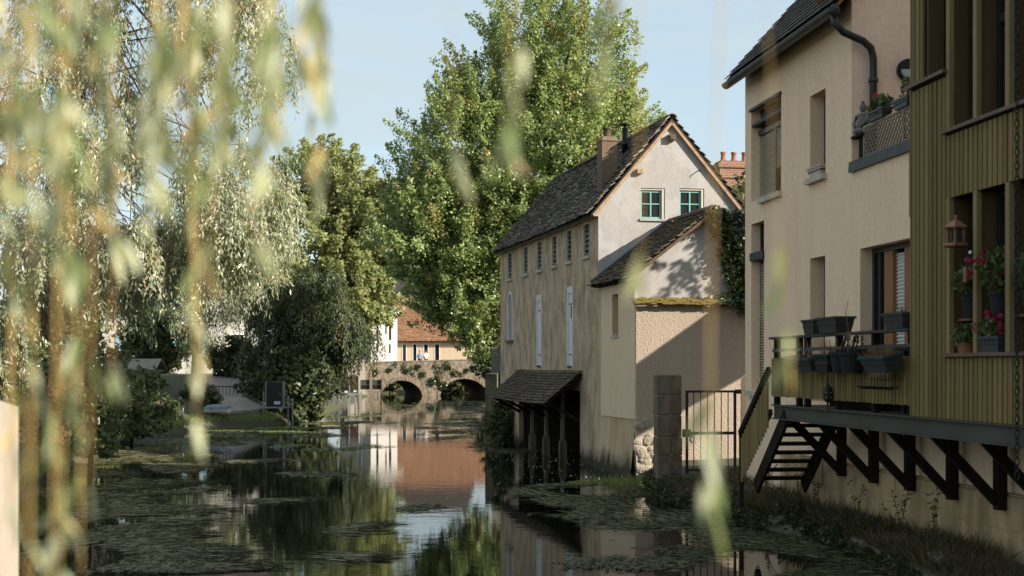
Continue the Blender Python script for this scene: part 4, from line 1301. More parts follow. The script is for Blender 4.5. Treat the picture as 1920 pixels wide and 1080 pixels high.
# things kept on the balcony
tb_ = MB().box(-.85, -.35, 19.0, 20.6, 2.70, 2.74)
for xx in (-.82, -.40):
    for yy in (19.05, 20.55):
        tb_.box(xx, xx + .05, yy, yy + .05, 2.02, 2.70)
t_ = obj('bench_box', MB().box(-.85, -.35, 18.9, 20.6, 2.04, 2.86), M['black_wood'])
t_.location, t_.rotation_euler = CO, (0, 0, CR)
tag(t_, 'dark storage chest standing on the balcony behind the rail', 'chest')
t_ = obj('garden_table', MB().box(-.9, -.3, 17.0, 18.05, 2.80, 2.85).box(-.85, -.8, 17.05, 17.1, 2.02, 2.8).box(-.4, -.35, 17.05, 17.1, 2.02, 2.8).box(-.85, -.8, 17.95, 18.0, 2.02, 2.8).box(-.4, -.35, 17.95, 18.0, 2.02, 2.8), M['cab_black'])
t_.location, t_.rotation_euler = CO, (0, 0, CR)
tag(t_, 'dark garden table behind the rail before the balcony door', 'table')

planter('balcony_planter', .52, .26, .22, M['plastic'], 'smaller grey trough on the balcony top rail, far one of the pair', loc(CO, CR, BX + .03, 20.32, 3.057), PR)
planter('balcony_planter', .86, .30, .23, M['plastic'], 'longer grey trough on the balcony top rail, near one of the pair', loc(CO, CR, BX + .03, 19.52, 3.057), PR)
p = planter('balcony_planter', .70, .24, .20, M['plastic'], 'grey trough on the top rail against the timber wall', loc(CO, CR, BX + .03, 17.30, 3.057), PR)
dry_stalks(p, 40, .22, .25, .12)
p = planter('hanging_planter', .55, .22, .18, M['plastic_dark'], 'dark hanging trough at the far end of the balcony boards', loc(CO, CR, BX - .14, 20.7, 2.58), PR, R(-12))
p = planter('hanging_planter', .80, .26, .20, M['plastic_teal'], 'blue grey hanging trough tilted, holding dead stalks', loc(CO, CR, BX - .16, 19.95, 2.56), PR, R(-16))
dry_stalks(p, 26, .34, .2, .12)
p = planter('hanging_planter', .58, .30, .25, M['plastic_dark'], 'square dark hanging pot with red brown dead plant', loc(CO, CR, BX - .18, 19.15, 2.53), PR)
dry_stalks(p, 60, .36, .22, .16)
for (yy, lb_) in ((18.62, 'round black handled bucket hung on the balcony, far one of two'), (18.28, 'round black handled bucket hung on the balcony, near one of two')):
    e = round_pot('hanging_bucket', .17, .27, M['plastic_dark'], lb_, loc(CO, CR, BX - .20, yy, 2.52), 'bucket')
    obj('handle', MB().tube([(.0, -.10, .26), (.05, -.10, .40), (.05, -.05, .46), (.05, .05, .46), (.05, .10, .40), (.0, .10, .26)], .016, 6), M['plastic_dark'], e)
    e['group'] = 'handled buckets on the balcony'
e = empty('dry_weed', loc(CO, CR, BX - .2, 18.45, 2.70), 0, 'tall dead brown stalk growing from a handled bucket', 'plant')
obj('stalk', MB().tube([(0, 0, 0), (.02, .0, .3), (-.02, 0, .6), (.01, 0, .75)], [.009, .007, .005, .003], 5).tube([(.01, 0, .15), (.12, .05, .3), (.2, .06, .33)], [.008, .006, .004], 5), M['dry'], e)
obj('dry_leaves', plant_leaves(50, .08, 0, .25, .14, .1, .1, .05, M['dry']), None, e)
p = planter('hanging_planter', .86, .28, .22, M['plastic_teal'], 'tilted blue grey hanging trough with tawny dry grass nearest the timber wall', loc(CO, CR, BX - .18, 17.30, 2.55), PR, R(-14))
dry_stalks(p, 260, .20, .38, .14)
wb_ = MB()
for k in range(11):
    y = 17.15 + k * .09
    wb_.tube([(BX - .03, y, 2.50), (BX - .05, y - .03, 2.36), (BX - .18, y - .05, 2.33), (BX - .26, y - .05, 2.37)], .006, 5)
wb_.tube([(BX - .26, 17.05, 2.37), (BX - .26, 18.1, 2.37)], .007, 5).tube([(BX - .04, 17.1, 2.45), (BX - .04, 18.1, 2.45)], .007, 5)
t_ = obj('wire_rack', wb_, M['iron'])
t_.location, t_.rotation_euler = CO, (0, 0, CR)
tag(t_, 'empty black wire rack hooked over the balcony boards', 'rack')
e = empty('hanging_lantern', loc(CO, CR, BX - .08, 19.5, 2.12), 0, 'small dark beaded lantern hanging against the balcony boards', 'lantern')
obj('body', MB().lathe([(.02, .0), (.055, .03), (.065, .12), (.05, .2), (.015, .24), (.006, .42)], 10), M['iron'], e)
obj('tassel', MB().tube([(0, 0, .02), (0, 0, -.14)], [.016, .006], 6), M['iron'], e)
bd = MB()
for k in range(12):
    t = k * 2 * math.pi / 6
    bd.ball((.062 * math.cos(t), .062 * math.sin(t), .07 + .06 * (k // 6)), .014, 6, 4)
obj('bead', bd, M['copper'], e)

# ------------------------------------------------------------------ stair from balcony to bank
stair = empty('staircase', CO, CR, 'dark open riser stair going down from the balcony to the bank', 'staircase')
SX0, SX1 = -1.16, -.38
ys0, zs0, ys1, zs1 = 21.60, 1.98, 23.10, .80
for x in (SX0, SX1):
    obj('stringer', MB().beam((x, ys0, zs0 - .12), (x, ys1, zs1 - .12), .05, .24, (0, 0, 1)), M['black_wood'], stair)
trm = MB().box(SX0 + .026, SX1 - .026, -.13, .13, -.026, .026).mesh('tread')
trm.materials.append(M['black_wood'])
for k in range(8):
    t = (k + .7) / 8
    obj('tread', trm, None, stair, (0, ys0 + (ys1 - ys0) * t, zs0 + (zs1 - zs0) * t - .02))
obj('handrail', MB().beam((BX - .06, 22.15, 2.56), (BX - .06, 23.7, 1.50), .06, .10, (0, 0, 1)), M['black_wood'], stair)
for k in range(14):
    y = 22.20 + k * .105
    zt_ = 2.50 - (y - 22.15) * .684 - .05
    obj('board', boardm, None, stair, (BX - .06, y + .045, zt_ - .40), (0, 0, 0), (.022, .09, .72))
obj('lower_rail', MB().beam((BX - .03, 22.15, 1.92), (BX - .03, 23.7, .88), .05, .08, (0, 0, 1)), M['black_wood'], stair)
obj('end_post', MB().box(BX - .08, BX - .02, 23.62, 23.70, .3, 1.50), M['black_wood'], stair)

# ------------------------------------------------------------------ timber house
tim = empty('timber_house', CO, CR, 'olive green vertical board clad timber house at the right edge', 'house')
TB, TT = 9.2, 9.4
YL, YM = 16.88, 15.95
X0 = BX


def boards(y0, y1, z0, z1, x=X0):
    n = max(1, round((y1 - y0) / (bw + bg)))
    st_ = (y1 - y0) / n
    for i in range(n):
        board(tim, y0 + i * st_ + bg / 2, y0 + (i + 1) * st_ - bg / 2, z0, z1, x)


boards(YM, YL, 2.03, 5.80)
boards(16.55, YL, 5.90, TT)
boards(TB, YM - .0, 2.03, 2.70)
boards(TB, YM - .0, 4.45, 5.14)
sh = MB().box(X0 + .016, X0 + .03, YM, YL, 2.03, 5.84).box(X0 + .016, X0 + .03, TB, YM, 2.03, 2.70).box(X0 + .016, X0 + .03, TB, YM, 4.45, 5.14).box(X0 + .016, X0 + .03, 16.55, YL, 5.9, TT)
sh.box(X0 + .03, 6, YL - .04, YL - .01, 2.03, TT).box(X0 + .03, 6, TB, TB + .03, 2.03, TT).box(X0 + .03, 6, TB, YL - .05, 2.03, 2.05).box(X0 + .03, 6, TB, YL - .05, TT, TT + .2)
obj('shell', sh, M['backing'], tim)
obj('corner_board', MB().box(X0 - .02, X0 + .10, YL, YL + .022, 2.03, TT), M['timber_pale'], tim)
obj('edge_trim', MB().box(X0 - .02, X0 + .3, YL + .024, YL + .05, 4.35, 5.80), M['timber_fin'], tim)
obj('ledge', MB().box(X0 - .07, X0 + .30, YM - .04, YL + .07, 5.835, 5.875), M['ledge'], tim)
obj('ledge', MB().box(X0 - .07, X0 + .36, TB, YM + .03, 5.16, 5.20), M['ledge'], tim)
obj('ledge', MB().box(X0 - .06, X0 + .36, TB, YM + .03, 2.71, 2.75), M['ledge'], tim)
# deep fins and glazed bays
GX = X0 + .22
for (z0, z1) in ((2.75, 4.45), (5.20, TT)):
    for y in (15.90, 15.24, 14.52, 13.80, 13.08, 12.36, 11.64, 10.9, 10.2):
        fn_ = obj('fin', MB().box(X0 + .045, GX, y - .028, y + .028, z0, z1), M['timber_fin'], tim)
        obj('fin_edge', MB().box(X0 - .012, X0 + .044, y - .042, y + .042, z0, z1), M['timber_pale'], fn_)
    fin_y = [15.90, 15.24, 14.52, 13.80, 13.08, 12.36, 11.64, 10.9, 10.2]
    for ya, yb in zip(fin_y[1:], fin_y[:-1]):
        a, b2 = ya + .04, yb - .04
        mz = 6.2 if z0 > 5 else 3.9
        fr = MB().box(GX, GX + .06, a, a + .06, z0, z1).box(GX, GX + .06, b2 - .06, b2, z0, z1).box(GX, GX + .06, a + .06, b2 - .06, z1 - .06, z1)
        fr.box(GX, GX + .06, a + .06, b2 - .06, z0, z0 + .05)
        if z0 > 5:
            fr.box(GX - .01, GX + .06, a + .06, b2 - .06, mz, mz + .09)
        wdw = obj('window', fr, M['zinc'], tim)
        if z0 > 5:
            obj('pane', MB().box(GX + .03, GX + .036, a + .06, b2 - .06, z0 + .05, mz), M['glass_dark'], wdw)
            obj('pane', MB().box(GX + .03, GX + .036, a + .06, b2 - .06, mz + .09, z1 - .06), M['glass_dark'], wdw)
        else:
            obj('pane', MB().box(GX + .03, GX + .036, a + .06, b2 - .06, z0 + .05, z1 - .06), M['glass_dark'], wdw)
# upper left bay
fr = MB().box(X0 + .22, X0 + .28, 15.98, 16.04, 5.9, TT).box(X0 + .22, X0 + .28, 16.12, 16.16, 5.9, TT)
wdw = obj('window', fr, M['zinc'], tim)
obj('pane', MB().box(X0 + .25, X0 + .256, 16.04, 16.5, 5.9, TT), M['glass_dark'], wdw)
obj('fin', MB().box(X0 + .03, X0 + .22, 16.50, 16.545, 5.88, TT), M['timber_fin'], tim)
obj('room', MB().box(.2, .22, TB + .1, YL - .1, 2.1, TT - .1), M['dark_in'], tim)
for ya, yb in ((15.28, 15.86), (14.56, 15.20), (13.84, 14.48)):
    obj('shelf', MB().box(X0 + .08, GX, ya, yb, 3.10, 3.125), M['ledge'], tim)

# flowers in the lower window bays
e = round_pot('flower_pot', .11, .22, M['plastic_dark'], 'black pot with bushy green plant on the shelf behind the bird feeder', loc(CO, CR, X0 + .08, 15.50, 3.127))
obj('leaves', plant_leaves(420, 0, 0, .40, .20, .22, .20, .06, M['leaf_bush'], .45), None, e)
e = round_pot('flower_pot', .12, .24, M['plastic_dark'], 'black pot with pink trumpet flowers on the shelf between the posts', loc(CO, CR, X0 + .08, 14.85, 3.127))
obj('leaves', plant_leaves(520, 0, 0, .46, .22, .26, .24, .06, M['leaf_bush'], .4), None, e)
fl_me = []
for k in range(12):
    a_ = random.uniform(0, 6.28)
    cx_, cy_, cz_ = -.12 + .18 * math.cos(a_), .30 * math.sin(a_), .50 + random.uniform(-.14, .20)
    obj('flower', plant_leaves(14, cx_, cy_, cz_, .02, .02, .02, .055, M['flower'], .32), None, e)
e = planter('flower_trough', .50, .20, .17, M['plastic_teal'], 'blue grey trough of pink geraniums on the lower sill', loc(CO, CR, X0 + .07, 14.92, 2.752), PR)
obj('leaves', plant_leaves(420, 0, 0, .24, .27, .13, .12, .06, M['leaf_bush'], .5), None, e)
for (cx_, cz_) in ((.30, .26), (.02, .38), (-.16, .34), (-.24, .22)):
    obj('flower', plant_leaves(46, cx_, .06, cz_, .05, .05, .045, .035, M['flower'], .6), None, e)
e = round_pot('flower_pot', .12, .10, M['pipe_clay'], 'low clay bowl with dull green succulent on the lower sill', loc(CO, CR, X0 + .07, 15.60, 2.752))
obj('leaves', plant_leaves(420, 0, 0, .18, .17, .20, .14, .05, M['leaf_bush'], .35), None, e)
e = round_pot('flower_pot', .12, .22, M['plastic_dark'], 'potted green plant behind the rain chain at the frame edge', loc(CO, CR, X0 + .08, 14.15, 3.127))
obj('leaves', plant_leaves(420, 0, 0, .40, .2, .24, .2, .06, M['leaf_bush'], .4), None, e)

# bird feeder, wind chime, rain chain
fe = empty('bird_feeder', loc(CO, CR, X0 - .10, 15.50, 3.88), CR, 'copper coloured hexagonal bird feeder lantern hanging before the window', 'bird feeder')
obj('tray', MB().lathe([(.13, 0), (.145, .015), (.145, .04), (.10, .045)], 6), M['copper'], fe)
obj('roof', MB().lathe([(.135, .20), (.14, .215), (.06, .275), (.025, .29), (.02, .31)], 6), M['copper'], fe)
for k in range(6):
    t = k * math.pi / 3
    obj('pillar', MB().box(.095 * math.cos(t) - .01, .095 * math.cos(t) + .01, .095 * math.sin(t) - .01, .095 * math.sin(t) + .01, .045, .20), M['copper'], fe)
obj('seed_tube', MB().lathe([(.055, .045), (.055, .2)], 10), M['glass'], fe)
obj('finial', MB().ball((0, 0, .325), .022, 8, 6), M['copper'], fe)
obj('cord', MB().tube([(0, 0, .34), (0, 0, .58)], .004, 5), M['iron'], fe)
wc = empty('wind_chime', loc(CO, CR, X0 - .06, 15.36, 3.50), CR, 'small hanging yellow wooden chime under the bird feeder', 'wind chime')
obj('block', MB().box(-.01, .01, -.03, .03, 0, .16), M['orange_wood'], wc)
obj('cord', MB().tube([(0, 0, .16), (0, .0, .26), (0, -.1, .30)], .003, 4), M['iron'], wc)
obj('clip', MB().ball((0, -.11, .305), (.012, .035, .02), 7, 5), M['notice'], wc)
rc = empty('rain_chain', loc(CO, CR, X0 - .16, 14.02, 1.55), CR, 'long black iron rain chain hanging down the timber front', 'chain')
link = MB()
pts = [(0, .022 * math.cos(t), .042 * math.sin(t)) for t in np.linspace(0, 2 * math.pi, 13)]
link.tube(pts, .0065, 6, cap=False)
lm = link.mesh('link', True)
lm.materials.append(M['iron'])
for k in range(100):
    obj('link', lm, None, rc, (0, 0, k * .068), (0, 0, 0 if k % 2 else R(90)))

# ------------------------------------------------------------------ brick chimney house behind the mill
bh = empty('brick_house', (9.2, 54.5, 0), R(10), 'house behind with tall red brick chimney and four clay pots', 'house')
obj('wall', MB().box(-2.6, 6, -1.5, 8, 0, 6.6), M['grey_wall'], bh)
obj('roof', MB().slab([(-2.9, -1.8, 6.5), (-2.9, 8.2, 6.5), (1.7, 8.2, 9.4), (1.7, -1.8, 9.4)], (0, 0, .15)).slab([(6.3, -1.8, 6.5), (6.3, 8.2, 6.5), (1.7, 8.2, 9.4), (1.7, -1.8, 9.4)], (0, 0, .15)), M['tile_red'], bh)
cst = MB().box(-1.45, 1.3, -.5, .35, 7.6, 10.15).box(-1.52, 1.37, -.57, .42, 10.15, 10.32).box(-1.49, 1.34, -.54, .39, 9.75, 9.85).box(-1.40, 1.25, -.45, .3, 10.32, 10.42)
cs = obj('chimney', cst, M['brick'], bh)
ptm = MB().lathe([(.12, 0), (.13, .05), (.10, .09), (.09, .30), (.115, .33), (.115, .38), (.08, .38)], 12).mesh('pot', True)
ptm.materials.append(M['pipe_clay'])
for k in range(4):
    obj('pot', ptm, None, cs, (-1.18 + k * .42, -.08, 10.41), (0, 0, 0), (1, 1, random.uniform(.92, 1.05)))


# ------------------------------------------------------------------ the bridge
bd_ = empty('stone_bridge', (-.5, 131.5, 0), R(20), 'old stone bridge with two low arches crossing the river', 'bridge')
arches = [(-10.05, 1.95, 1.38), (-4.15, 2.3, 1.52)]     # centre x, half span, crown


def btop(x):
    return 2.95 + (x + 13.2) / 11.8 * .33


def intr(x):
    for cx_, hs, cr in arches:
        if abs(x - cx_) < hs:
            return -.2 + (cr + .2) * math.sqrt(max(0, 1 - ((x - cx_) / hs) ** 2))
    return -1.0


xs = sorted(set([-15.5, -14, 1.5] + [round(cx_ + hs * math.cos(math.pi * k / 20), 4) for cx_, hs, cr in arches for k in range(21)] + list(np.arange(-13.5, 1.2, .6).round(3))))
fm = MB()
D0, D1 = 0.0, 5.6
for a, b2 in zip(xs[:-1], xs[1:]):
    for yy in (D0, D1):
        fm.quad((a, yy, intr(a + 1e-5)), (b2, yy, intr(b2 - 1e-5)), (b2, yy, btop(b2)), (a, yy, btop(a)))
    fm.quad((a, D0, btop(a)), (b2, D0, btop(b2)), (b2, D0 + .45, btop(b2)), (a, D0 + .45, btop(a)))
    fm.quad((a, D0 + .45, 2.35), (b2, D0 + .45, 2.35), (b2, D0 + .45, btop(b2)), (a, D0 + .45, btop(a)))
    fm.quad((a, D0 + .45, 2.35), (b2, D0 + .45, 2.35), (b2, D1, 2.35), (a, D1, 2.35))
obj('spandrel_wall', fm, M['bridge'], bd_)
for cx_, hs, cr in arches:
    vm = MB()
    pr_ = [(cx_ + hs * math.cos(math.pi * k / 20), -.2 + (cr + .2) * math.sin(math.pi * k / 20)) for k in range(21)]
    for (xa, za), (xb, zb) in zip(pr_[:-1], pr_[1:]):
        vm.quad((xa, D0, za), (xb, D0, zb), (xb, D1, zb), (xa, D1, za))
    obj('arch_vault', vm, M['bridge_in'], bd_)
    for k in range(20):
        t0, t1 = math.pi * k / 20, math.pi * (k + 1) / 20 - .012
        q_ = lambda t, e_: (cx_ + (hs + e_) * math.cos(t), -.06, -.2 + (cr + .2 + e_) * math.sin(t))
        obj('voussoir', MB().slab([q_(t0, 0), q_(t1, 0), q_(t1, .28), q_(t0, .28)], (0, .08, 0)), M['bridge'], bd_)
for k in range(14):
    x = -13.2 + k * .98
    obj('coping_stone', MB().slab([(x, -.06, btop(x)), (x + .96, -.06, btop(x + .96)), (x + .96, -.06, btop(x + .96) + .10), (x, -.06, btop(x) + .10)], (0, .55, 0)), M['bridge'], bd_)
# tufts growing on the bridge
for (tx, tz, ts) in ((-12.6, 2.1, .5), (-11.2, 2.3, .35), (-8.6, 2.6, .4), (-8.1, 1.9, .35), (-7.3, 1.2, .55), (-6.2, .9, .6), (-6.7, 1.5, .45), (-5.0, 2.0, .4), (-3.2, 2.5, .4), (-3.9, 2.3, .35), (-9.6, 2.25, .35), (-2.0, 2.3, .7), (-5.6, 2.5, .3)):
    pass
tf = []
for (tx, tz, ts, nn_) in ((-12.6, 2.1, .42, 220), (-11.2, 2.3, .3, 120), (-8.6, 2.6, .35, 140), (-8.1, 1.9, .3, 140), (-7.3, 1.2, .42, 260), (-6.2, .9, .5, 330), (-6.7, 1.5, .4, 200), (-5.0, 2.0, .35, 150),
                          (-3.2, 2.5, .35, 140), (-3.9, 2.3, .3, 100), (-9.6, 2.25, .3, 100), (-1.8, 2.2, .7, 420), (-5.6, 2.5, .25, 80), (-1.2, 1.6, .7, 420)):
    o_ = rng.normal(size=(nn_, 3)) * ts * .55
    o_[:, 1] = -np.abs(o_[:, 1]) * .5
    tf.append(o_ * .7 + np.array([tx, -.05, tz]))
for _ in range(22):
    o_ = rng.normal(size=(34, 3)) * .15
    o_[:, 1] = -np.abs(o_[:, 1]) * .5
    tf.append(o_ + np.array([rng.uniform(-13, -1), -.05, rng.uniform(1.8, 2.9)]))
tf = np.concatenate(tf)
s_ = rng.uniform(.09, .17, len(tf))
iv2 = obj('wall_plants', leaf_mesh('wall_plants', tf, rng.normal(size=(len(tf), 3)) + np.array([0, -.6, -.3]), s_, s_ * .45, M['leaf_ivy']), None, None, (-.5, 131.5, 0), (0, 0, R(20)))
tag(iv2, 'dark plant tufts growing out of the bridge masonry', 'plants', kind='stuff')
ab = empty('bridge_abutment', (-13.75, 125.4, 0), R(12), 'pale sunlit stone pier at the left end of the bridge', 'pier')
for k, (z0, z1) in enumerate(((-.5, .6), (.61, 1.3), (1.31, 2.0), (2.01, 2.7), (2.71, 3.2))):
    obj('stone', MB().box(-.75 + .03 * (k % 2), .75 - .03 * (k % 2), -.7, 1.2, z0, z1), M['parapet'], ab)
ab2 = obj('quay_wall', MB().box(-17.5, -14.6, 125.6, 126.4, -.5, 2.9).box(-17.5, -14.3, 117, 124.4, -.5, .9), M['parapet'])
tag(ab2, 'pale quay wall left of the bridge pier', 'wall')

# people on the bridge
def person(pos, rz, label, shirt, hair, lean=0.0):
    e = empty('person', pos, rz, label, 'person', None)

    def skin(name, vs, es, rad, mat):
        me = bpy.data.meshes.new(name)
        me.from_pydata(vs, es, [])
        o = obj(name, me, mat, e)
        sk_ = o.modifiers.new('skin', 'SKIN')
        o.modifiers.new('sub', 'SUBSURF').levels = 1
        o.modifiers['sub'].render_levels = 1
        for v_, r_ in zip(me.skin_vertices[0].data, rad):
            v_.radius = (r_, r_ * .8)
        me.skin_vertices[0].data[0].use_root = True
        return o
    vs = [(0, 0, .95), (0, 0, 1.15), (0, lean * .5, 1.38), (0, lean, 1.50), (0, lean, 1.56), (0, lean - .02, 1.66), (0, lean, 1.74),
          (.17, lean * .5, 1.42), (.24, .0, 1.14), (.16, -.22, 1.05), (.10, -.30, 1.06), (-.17, lean * .5, 1.42), (-.24, .0, 1.14), (-.16, -.22, 1.05), (-.10, -.30, 1.06),
          (.10, 0, .88), (.11, 0, .50), (.11, .03, .08), (.11, -.12, .04), (-.10, 0, .88), (-.11, 0, .50), (-.11, .03, .08), (-.11, -.12, .04)]
    es = [(0, 1), (1, 2), (2, 3), (3, 4), (4, 5), (5, 6), (2, 7), (7, 8), (8, 9), (9, 10), (2, 11), (11, 12), (12, 13), (13, 14), (0, 15), (15, 16), (16, 17), (17, 18), (0, 19), (19, 20), (20, 21), (21, 22)]
    rd = [.14, .14, .15, .06, .055, .095, .07, .06, .045, .038, .035, .06, .045, .038, .035, .085, .06, .045, .035, .085, .06, .045, .035]
    skin('body', vs, es, rd, M['skin'])
    skin('shirt', [vs[0], vs[1], vs[2], (0, lean, 1.46), vs[7], vs[8], vs[11], vs[12]], [(0, 1), (1, 2), (2, 3), (2, 4), (4, 5), (2, 6), (6, 7)], [.17, .175, .18, .08, .08, .065, .08, .065], shirt)
    skin('trousers', [vs[0], vs[15], vs[16], vs[17], vs[19], vs[20], vs[21]], [(0, 1), (1, 2), (2, 3), (0, 4), (4, 5), (5, 6)], [.16, .105, .08, .065, .105, .08, .065], M['trousers'])
    obj('hair', MB().ball((0, lean + .015, 1.71), (.098, .105, .085), 12, 8), hair, e, smooth=True)
    return e


person((-8.45, 130.1, 2.36), R(160), 'person in a light blue shirt leaning at the bridge parapet', M['shirt_blue'], M['hair_grey'], -.05)
person((-7.85, 130.2, 2.36), R(200), 'person in a white top beside the one in blue on the bridge', M['shirt_white'], M['hair_dark'], -.12)


# ------------------------------------------------------------------ houses beyond
def far_windows(par, fn, rects, mat_frame, mat_pane):
    for (a, b2, c, d) in rects:
        fr = MB()
        for (u0, u1, v0, v1) in ((a, a + .08, c, d), (b2 - .08, b2, c, d), (a + .08, b2 - .08, c, c + .08), (a + .08, b2 - .08, d - .08, d)):
            ps = [fn(u0, v0, -.03), fn(u1, v0, -.03), fn(u1, v1, -.03), fn(u0, v1, -.03)]
            qs = [fn(u0, v0, .1), fn(u1, v0, .1), fn(u1, v1, .1), fn(u0, v1, .1)]
            fr.add(ps + qs, [(0, 1, 2, 3), (0, 1, 5, 4), (1, 2, 6, 5), (2, 3, 7, 6), (3, 0, 4, 7)])
        w_ = obj('window', fr, mat_frame, par)
        obj('pane', MB().quad(fn(a + .08, c + .08, .06), fn(b2 - .08, c + .08, .06), fn(b2 - .08, d - .08, .06), fn(a + .08, d - .08, .06)), mat_pane, w_)


oc = empty('ochre_house', (-12.7, 150, 0), 0, 'long low ochre house with steep red tile roof behind the bridge', 'house')
orc = [(1.1, 1.6, 3.0, 5.05), (2.2, 2.7, 3.0, 5.05), (3.35, 3.9, 3.0, 5.05), (4.5, 5.1, 3.0, 5.05), (11.0, 13.2, 3.6, 4.9)]
obj('wall', MB().wall(lambda u, z, n: (u, n, z), [-.5, 17], lambda u: 5.35, orc, 1.5, .2).quad((17, 0, 1.5), (17, 9, 1.5), (17, 9, 5.35), (17, 0, 5.35)), M['ochre_wall'], oc)
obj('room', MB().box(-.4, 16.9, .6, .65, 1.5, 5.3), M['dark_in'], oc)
far_windows(oc, lambda u, z, n: (u, n, z), orc[:4], M['white'], M['glass_dark'])
far_windows(oc, lambda u, z, n: (u, n, z), orc[4:], M['white'], M['glass_dark'])
orf = obj('roof', MB().slab([(-.9, -.35, 5.25), (17.3, -.35, 5.25), (17.3, 4.2, 10.2), (-.9, 4.2, 10.2)], (0, 0, .1)).slab([(-.9, 8.8, 5.25), (17.3, 8.8, 5.25), (17.3, 4.2, 10.2), (-.9, 4.2, 10.2)], (0, 0, .1)), M['tile_red'], oc)
me = tile_roof((-.9, -.42, 5.32), (1, 0, 0), (0, 4.55, 4.95), 66, 32, .275, .21, .02, .04, .02)
obj('tile_courses', me, M['tile_red'], orf, kind='stuff')
obj('gutter', MB().box(-.9, 17.3, -.5, -.4, 5.18, 5.3), M['zinc'], orf)

wh = empty('white_house', (-14.1, 142, 0), R(33), 'white house with narrow slit windows and grey tiled roof left of the bridge', 'house')
wr_ = [(.62, .86, 5.2, 7.7), (1.62, 1.80, 5.9, 7.5), (2.05, 2.32, 5.3, 7.5), (.62, .82, 4.0, 4.95), (2.05, 2.25, 4.0, 4.9)]
obj('wall', MB().wall(lambda u, z, n: (u, n, z), [0, 3.0], lambda u: 8.15, wr_, 1.5, .15).quad((3.0, 0, 1.5), (3.0, 7, 1.5), (3.0, 7, 8.1), (3.0, 0, 8.1)), M['white_wall'], wh)
obj('room', MB().box(.1, 2.9, .3, .35, 2, 8), M['dark_in'], wh)
sr = [(1.6, 2.5, 4.4, 5.5), (1.6, 2.5, 6.4, 7.3), (4.6, 5.4, 4.4, 5.5)]
obj('side_wall', MB().wall(lambda u, z, n: (n, u, z), [0, 7], lambda u: 8.15, sr, 1.5, .15), M['grey_wall'], wh)  # grey colour stands in for shade on this side of the white house
far_windows(wh, lambda u, z, n: (n, u, z), sr, M['stone'], M['glass_dark'])
rf = obj('roof', MB().slab([(-.4, -.4, 8.05), (3.4, -.4, 8.05), (1.5, 1.8, 10.2)], (0, 0, .08)).slab([(-.4, -.4, 8.06), (1.5, 1.8, 10.21), (1.5, 5.4, 10.21), (-.4, 7.4, 8.06)], (0, 0, .08)).slab([(3.4, -.4, 8.06), (1.5, 1.8, 10.21), (1.5, 5.4, 10.21), (3.4, 7.4, 8.06)], (0, 0, .08)), M['tile_grey'], wh)
obj('gutter', MB().beam((-.45, -.46, 8.05), (3.45, -.46, 8.05), .12, .14), M['white'], rf)
fv = None

bk_ = empty('brown_roofed_house', (-14, 172, 0), 0, 'distant house with dark brown roof above the ochre one', 'house')
obj('wall', MB().box(0, 9, 0, 7, 1, 12), M['grey_wall'], bk_)
obj('roof', MB().slab([(-.6, -.4, 11.6), (9.6, -.4, 11.6), (8.4, 3.5, 15.5), (1.2, 3.5, 15.5)], (0, 0, .1)).slab([(-.6, 7.4, 11.6), (9.6, 7.4, 11.6), (8.4, 3.5, 15.5), (1.2, 3.5, 15.5)], (0, 0, .1)), M['tile_brown'], bk_)
obj('chimney', MB().box(.6, 1.3, 2.2, 2.9, 12, 14.2), M['brick'], bk_)

lh = empty('left_bank_house', (-23.8, 84, 0), R(8), 'pale house with blue shutters half hidden behind the left trees', 'house')
lr = [(.8, 1.7, 3.2, 4.6), (2.6, 3.5, 3.2, 4.6), (4.4, 5.3, 3.2, 4.6), (.8, 1.7, 5.6, 6.9), (2.6, 3.5, 5.6, 6.9), (4.4, 5.3, 5.6, 6.9), (7.0, 7.9, 3.2, 4.6), (7.0, 7.9, 5.6, 6.9)]
obj('wall', MB().wall(lambda u, z, n: (u, n, z), [-6, 9], lambda u: 7.6, lr, .5, .15).quad((9, 0, .5), (9, 7, .5), (9, 7, 7.6), (9, 0, 7.6)), M['white_wall'], lh)
obj('room', MB().box(.3, 8.8, .4, .45, 2, 7.4), M['dark_in'], lh)
far_windows(lh, lambda u, z, n: (u, n, z), lr, M['white'], M['glass_dark'])
for (a, b2, c, d) in lr[:6]:
    for x0 in (a - .42, b2 + .02):
        obj('shutter', MB().box(x0, x0 + .40, -.05, -.01, c, d), M['blue_shutter'], lh)
lrf = obj('roof', MB().slab([(-6.4, -.4, 7.5), (9.4, -.4, 7.5), (9.4, 3.5, 11.2), (-6.4, 3.5, 11.2)], (0, 0, .1)).slab([(-6.4, 7.4, 7.5), (9.4, 7.4, 7.5), (9.4, 3.5, 11.2), (-6.4, 3.5, 11.2)], (0, 0, .1)), M['tile_brown'], lh)
obj('chimney', MB().box(6.4, 7.2, 2.6, 3.4, 9.6, 12.2), M['brick'], lrf)

# ------------------------------------------------------------------ left bank things
sl = obj('slipway', MB().slab([(-15.6, 60.5, .75), (-12.4, 60.5, .55), (-11.2, 64.5, .60), (-11.9, 72, 2.0), (-19, 72, 2.15), (-19, 64, 1.35)], (0, 0, .12)), M['paving'])
tag(sl, 'pale paved slipway sloping down to the left bank', 'pavement', kind='structure')
rl = empty('metal_railing', (-14.9, 65.2, 0), 0, 'thin dark metal railing across the slipway', 'railing')
obj('rail', MB().beam((0, 0, 1.70), (2.3, 0, 1.70), .04, .04).beam((0, 0, .98), (2.3, 0, .98), .035, .035).beam((0, .03, 1.55), (2.3, .03, 1.1), .03, .03), M['iron'], rl)
for k in range(15):
    obj('bar', MB().box(k * .164 - .011, k * .164 + .011, -.011, .011, .9, 1.7), M['iron'], rl)
bt_ = empty('covered_boat', (-12.5, 60.4, .62), R(-12), 'small boat under a blue grey cover on the left bank', 'boat')
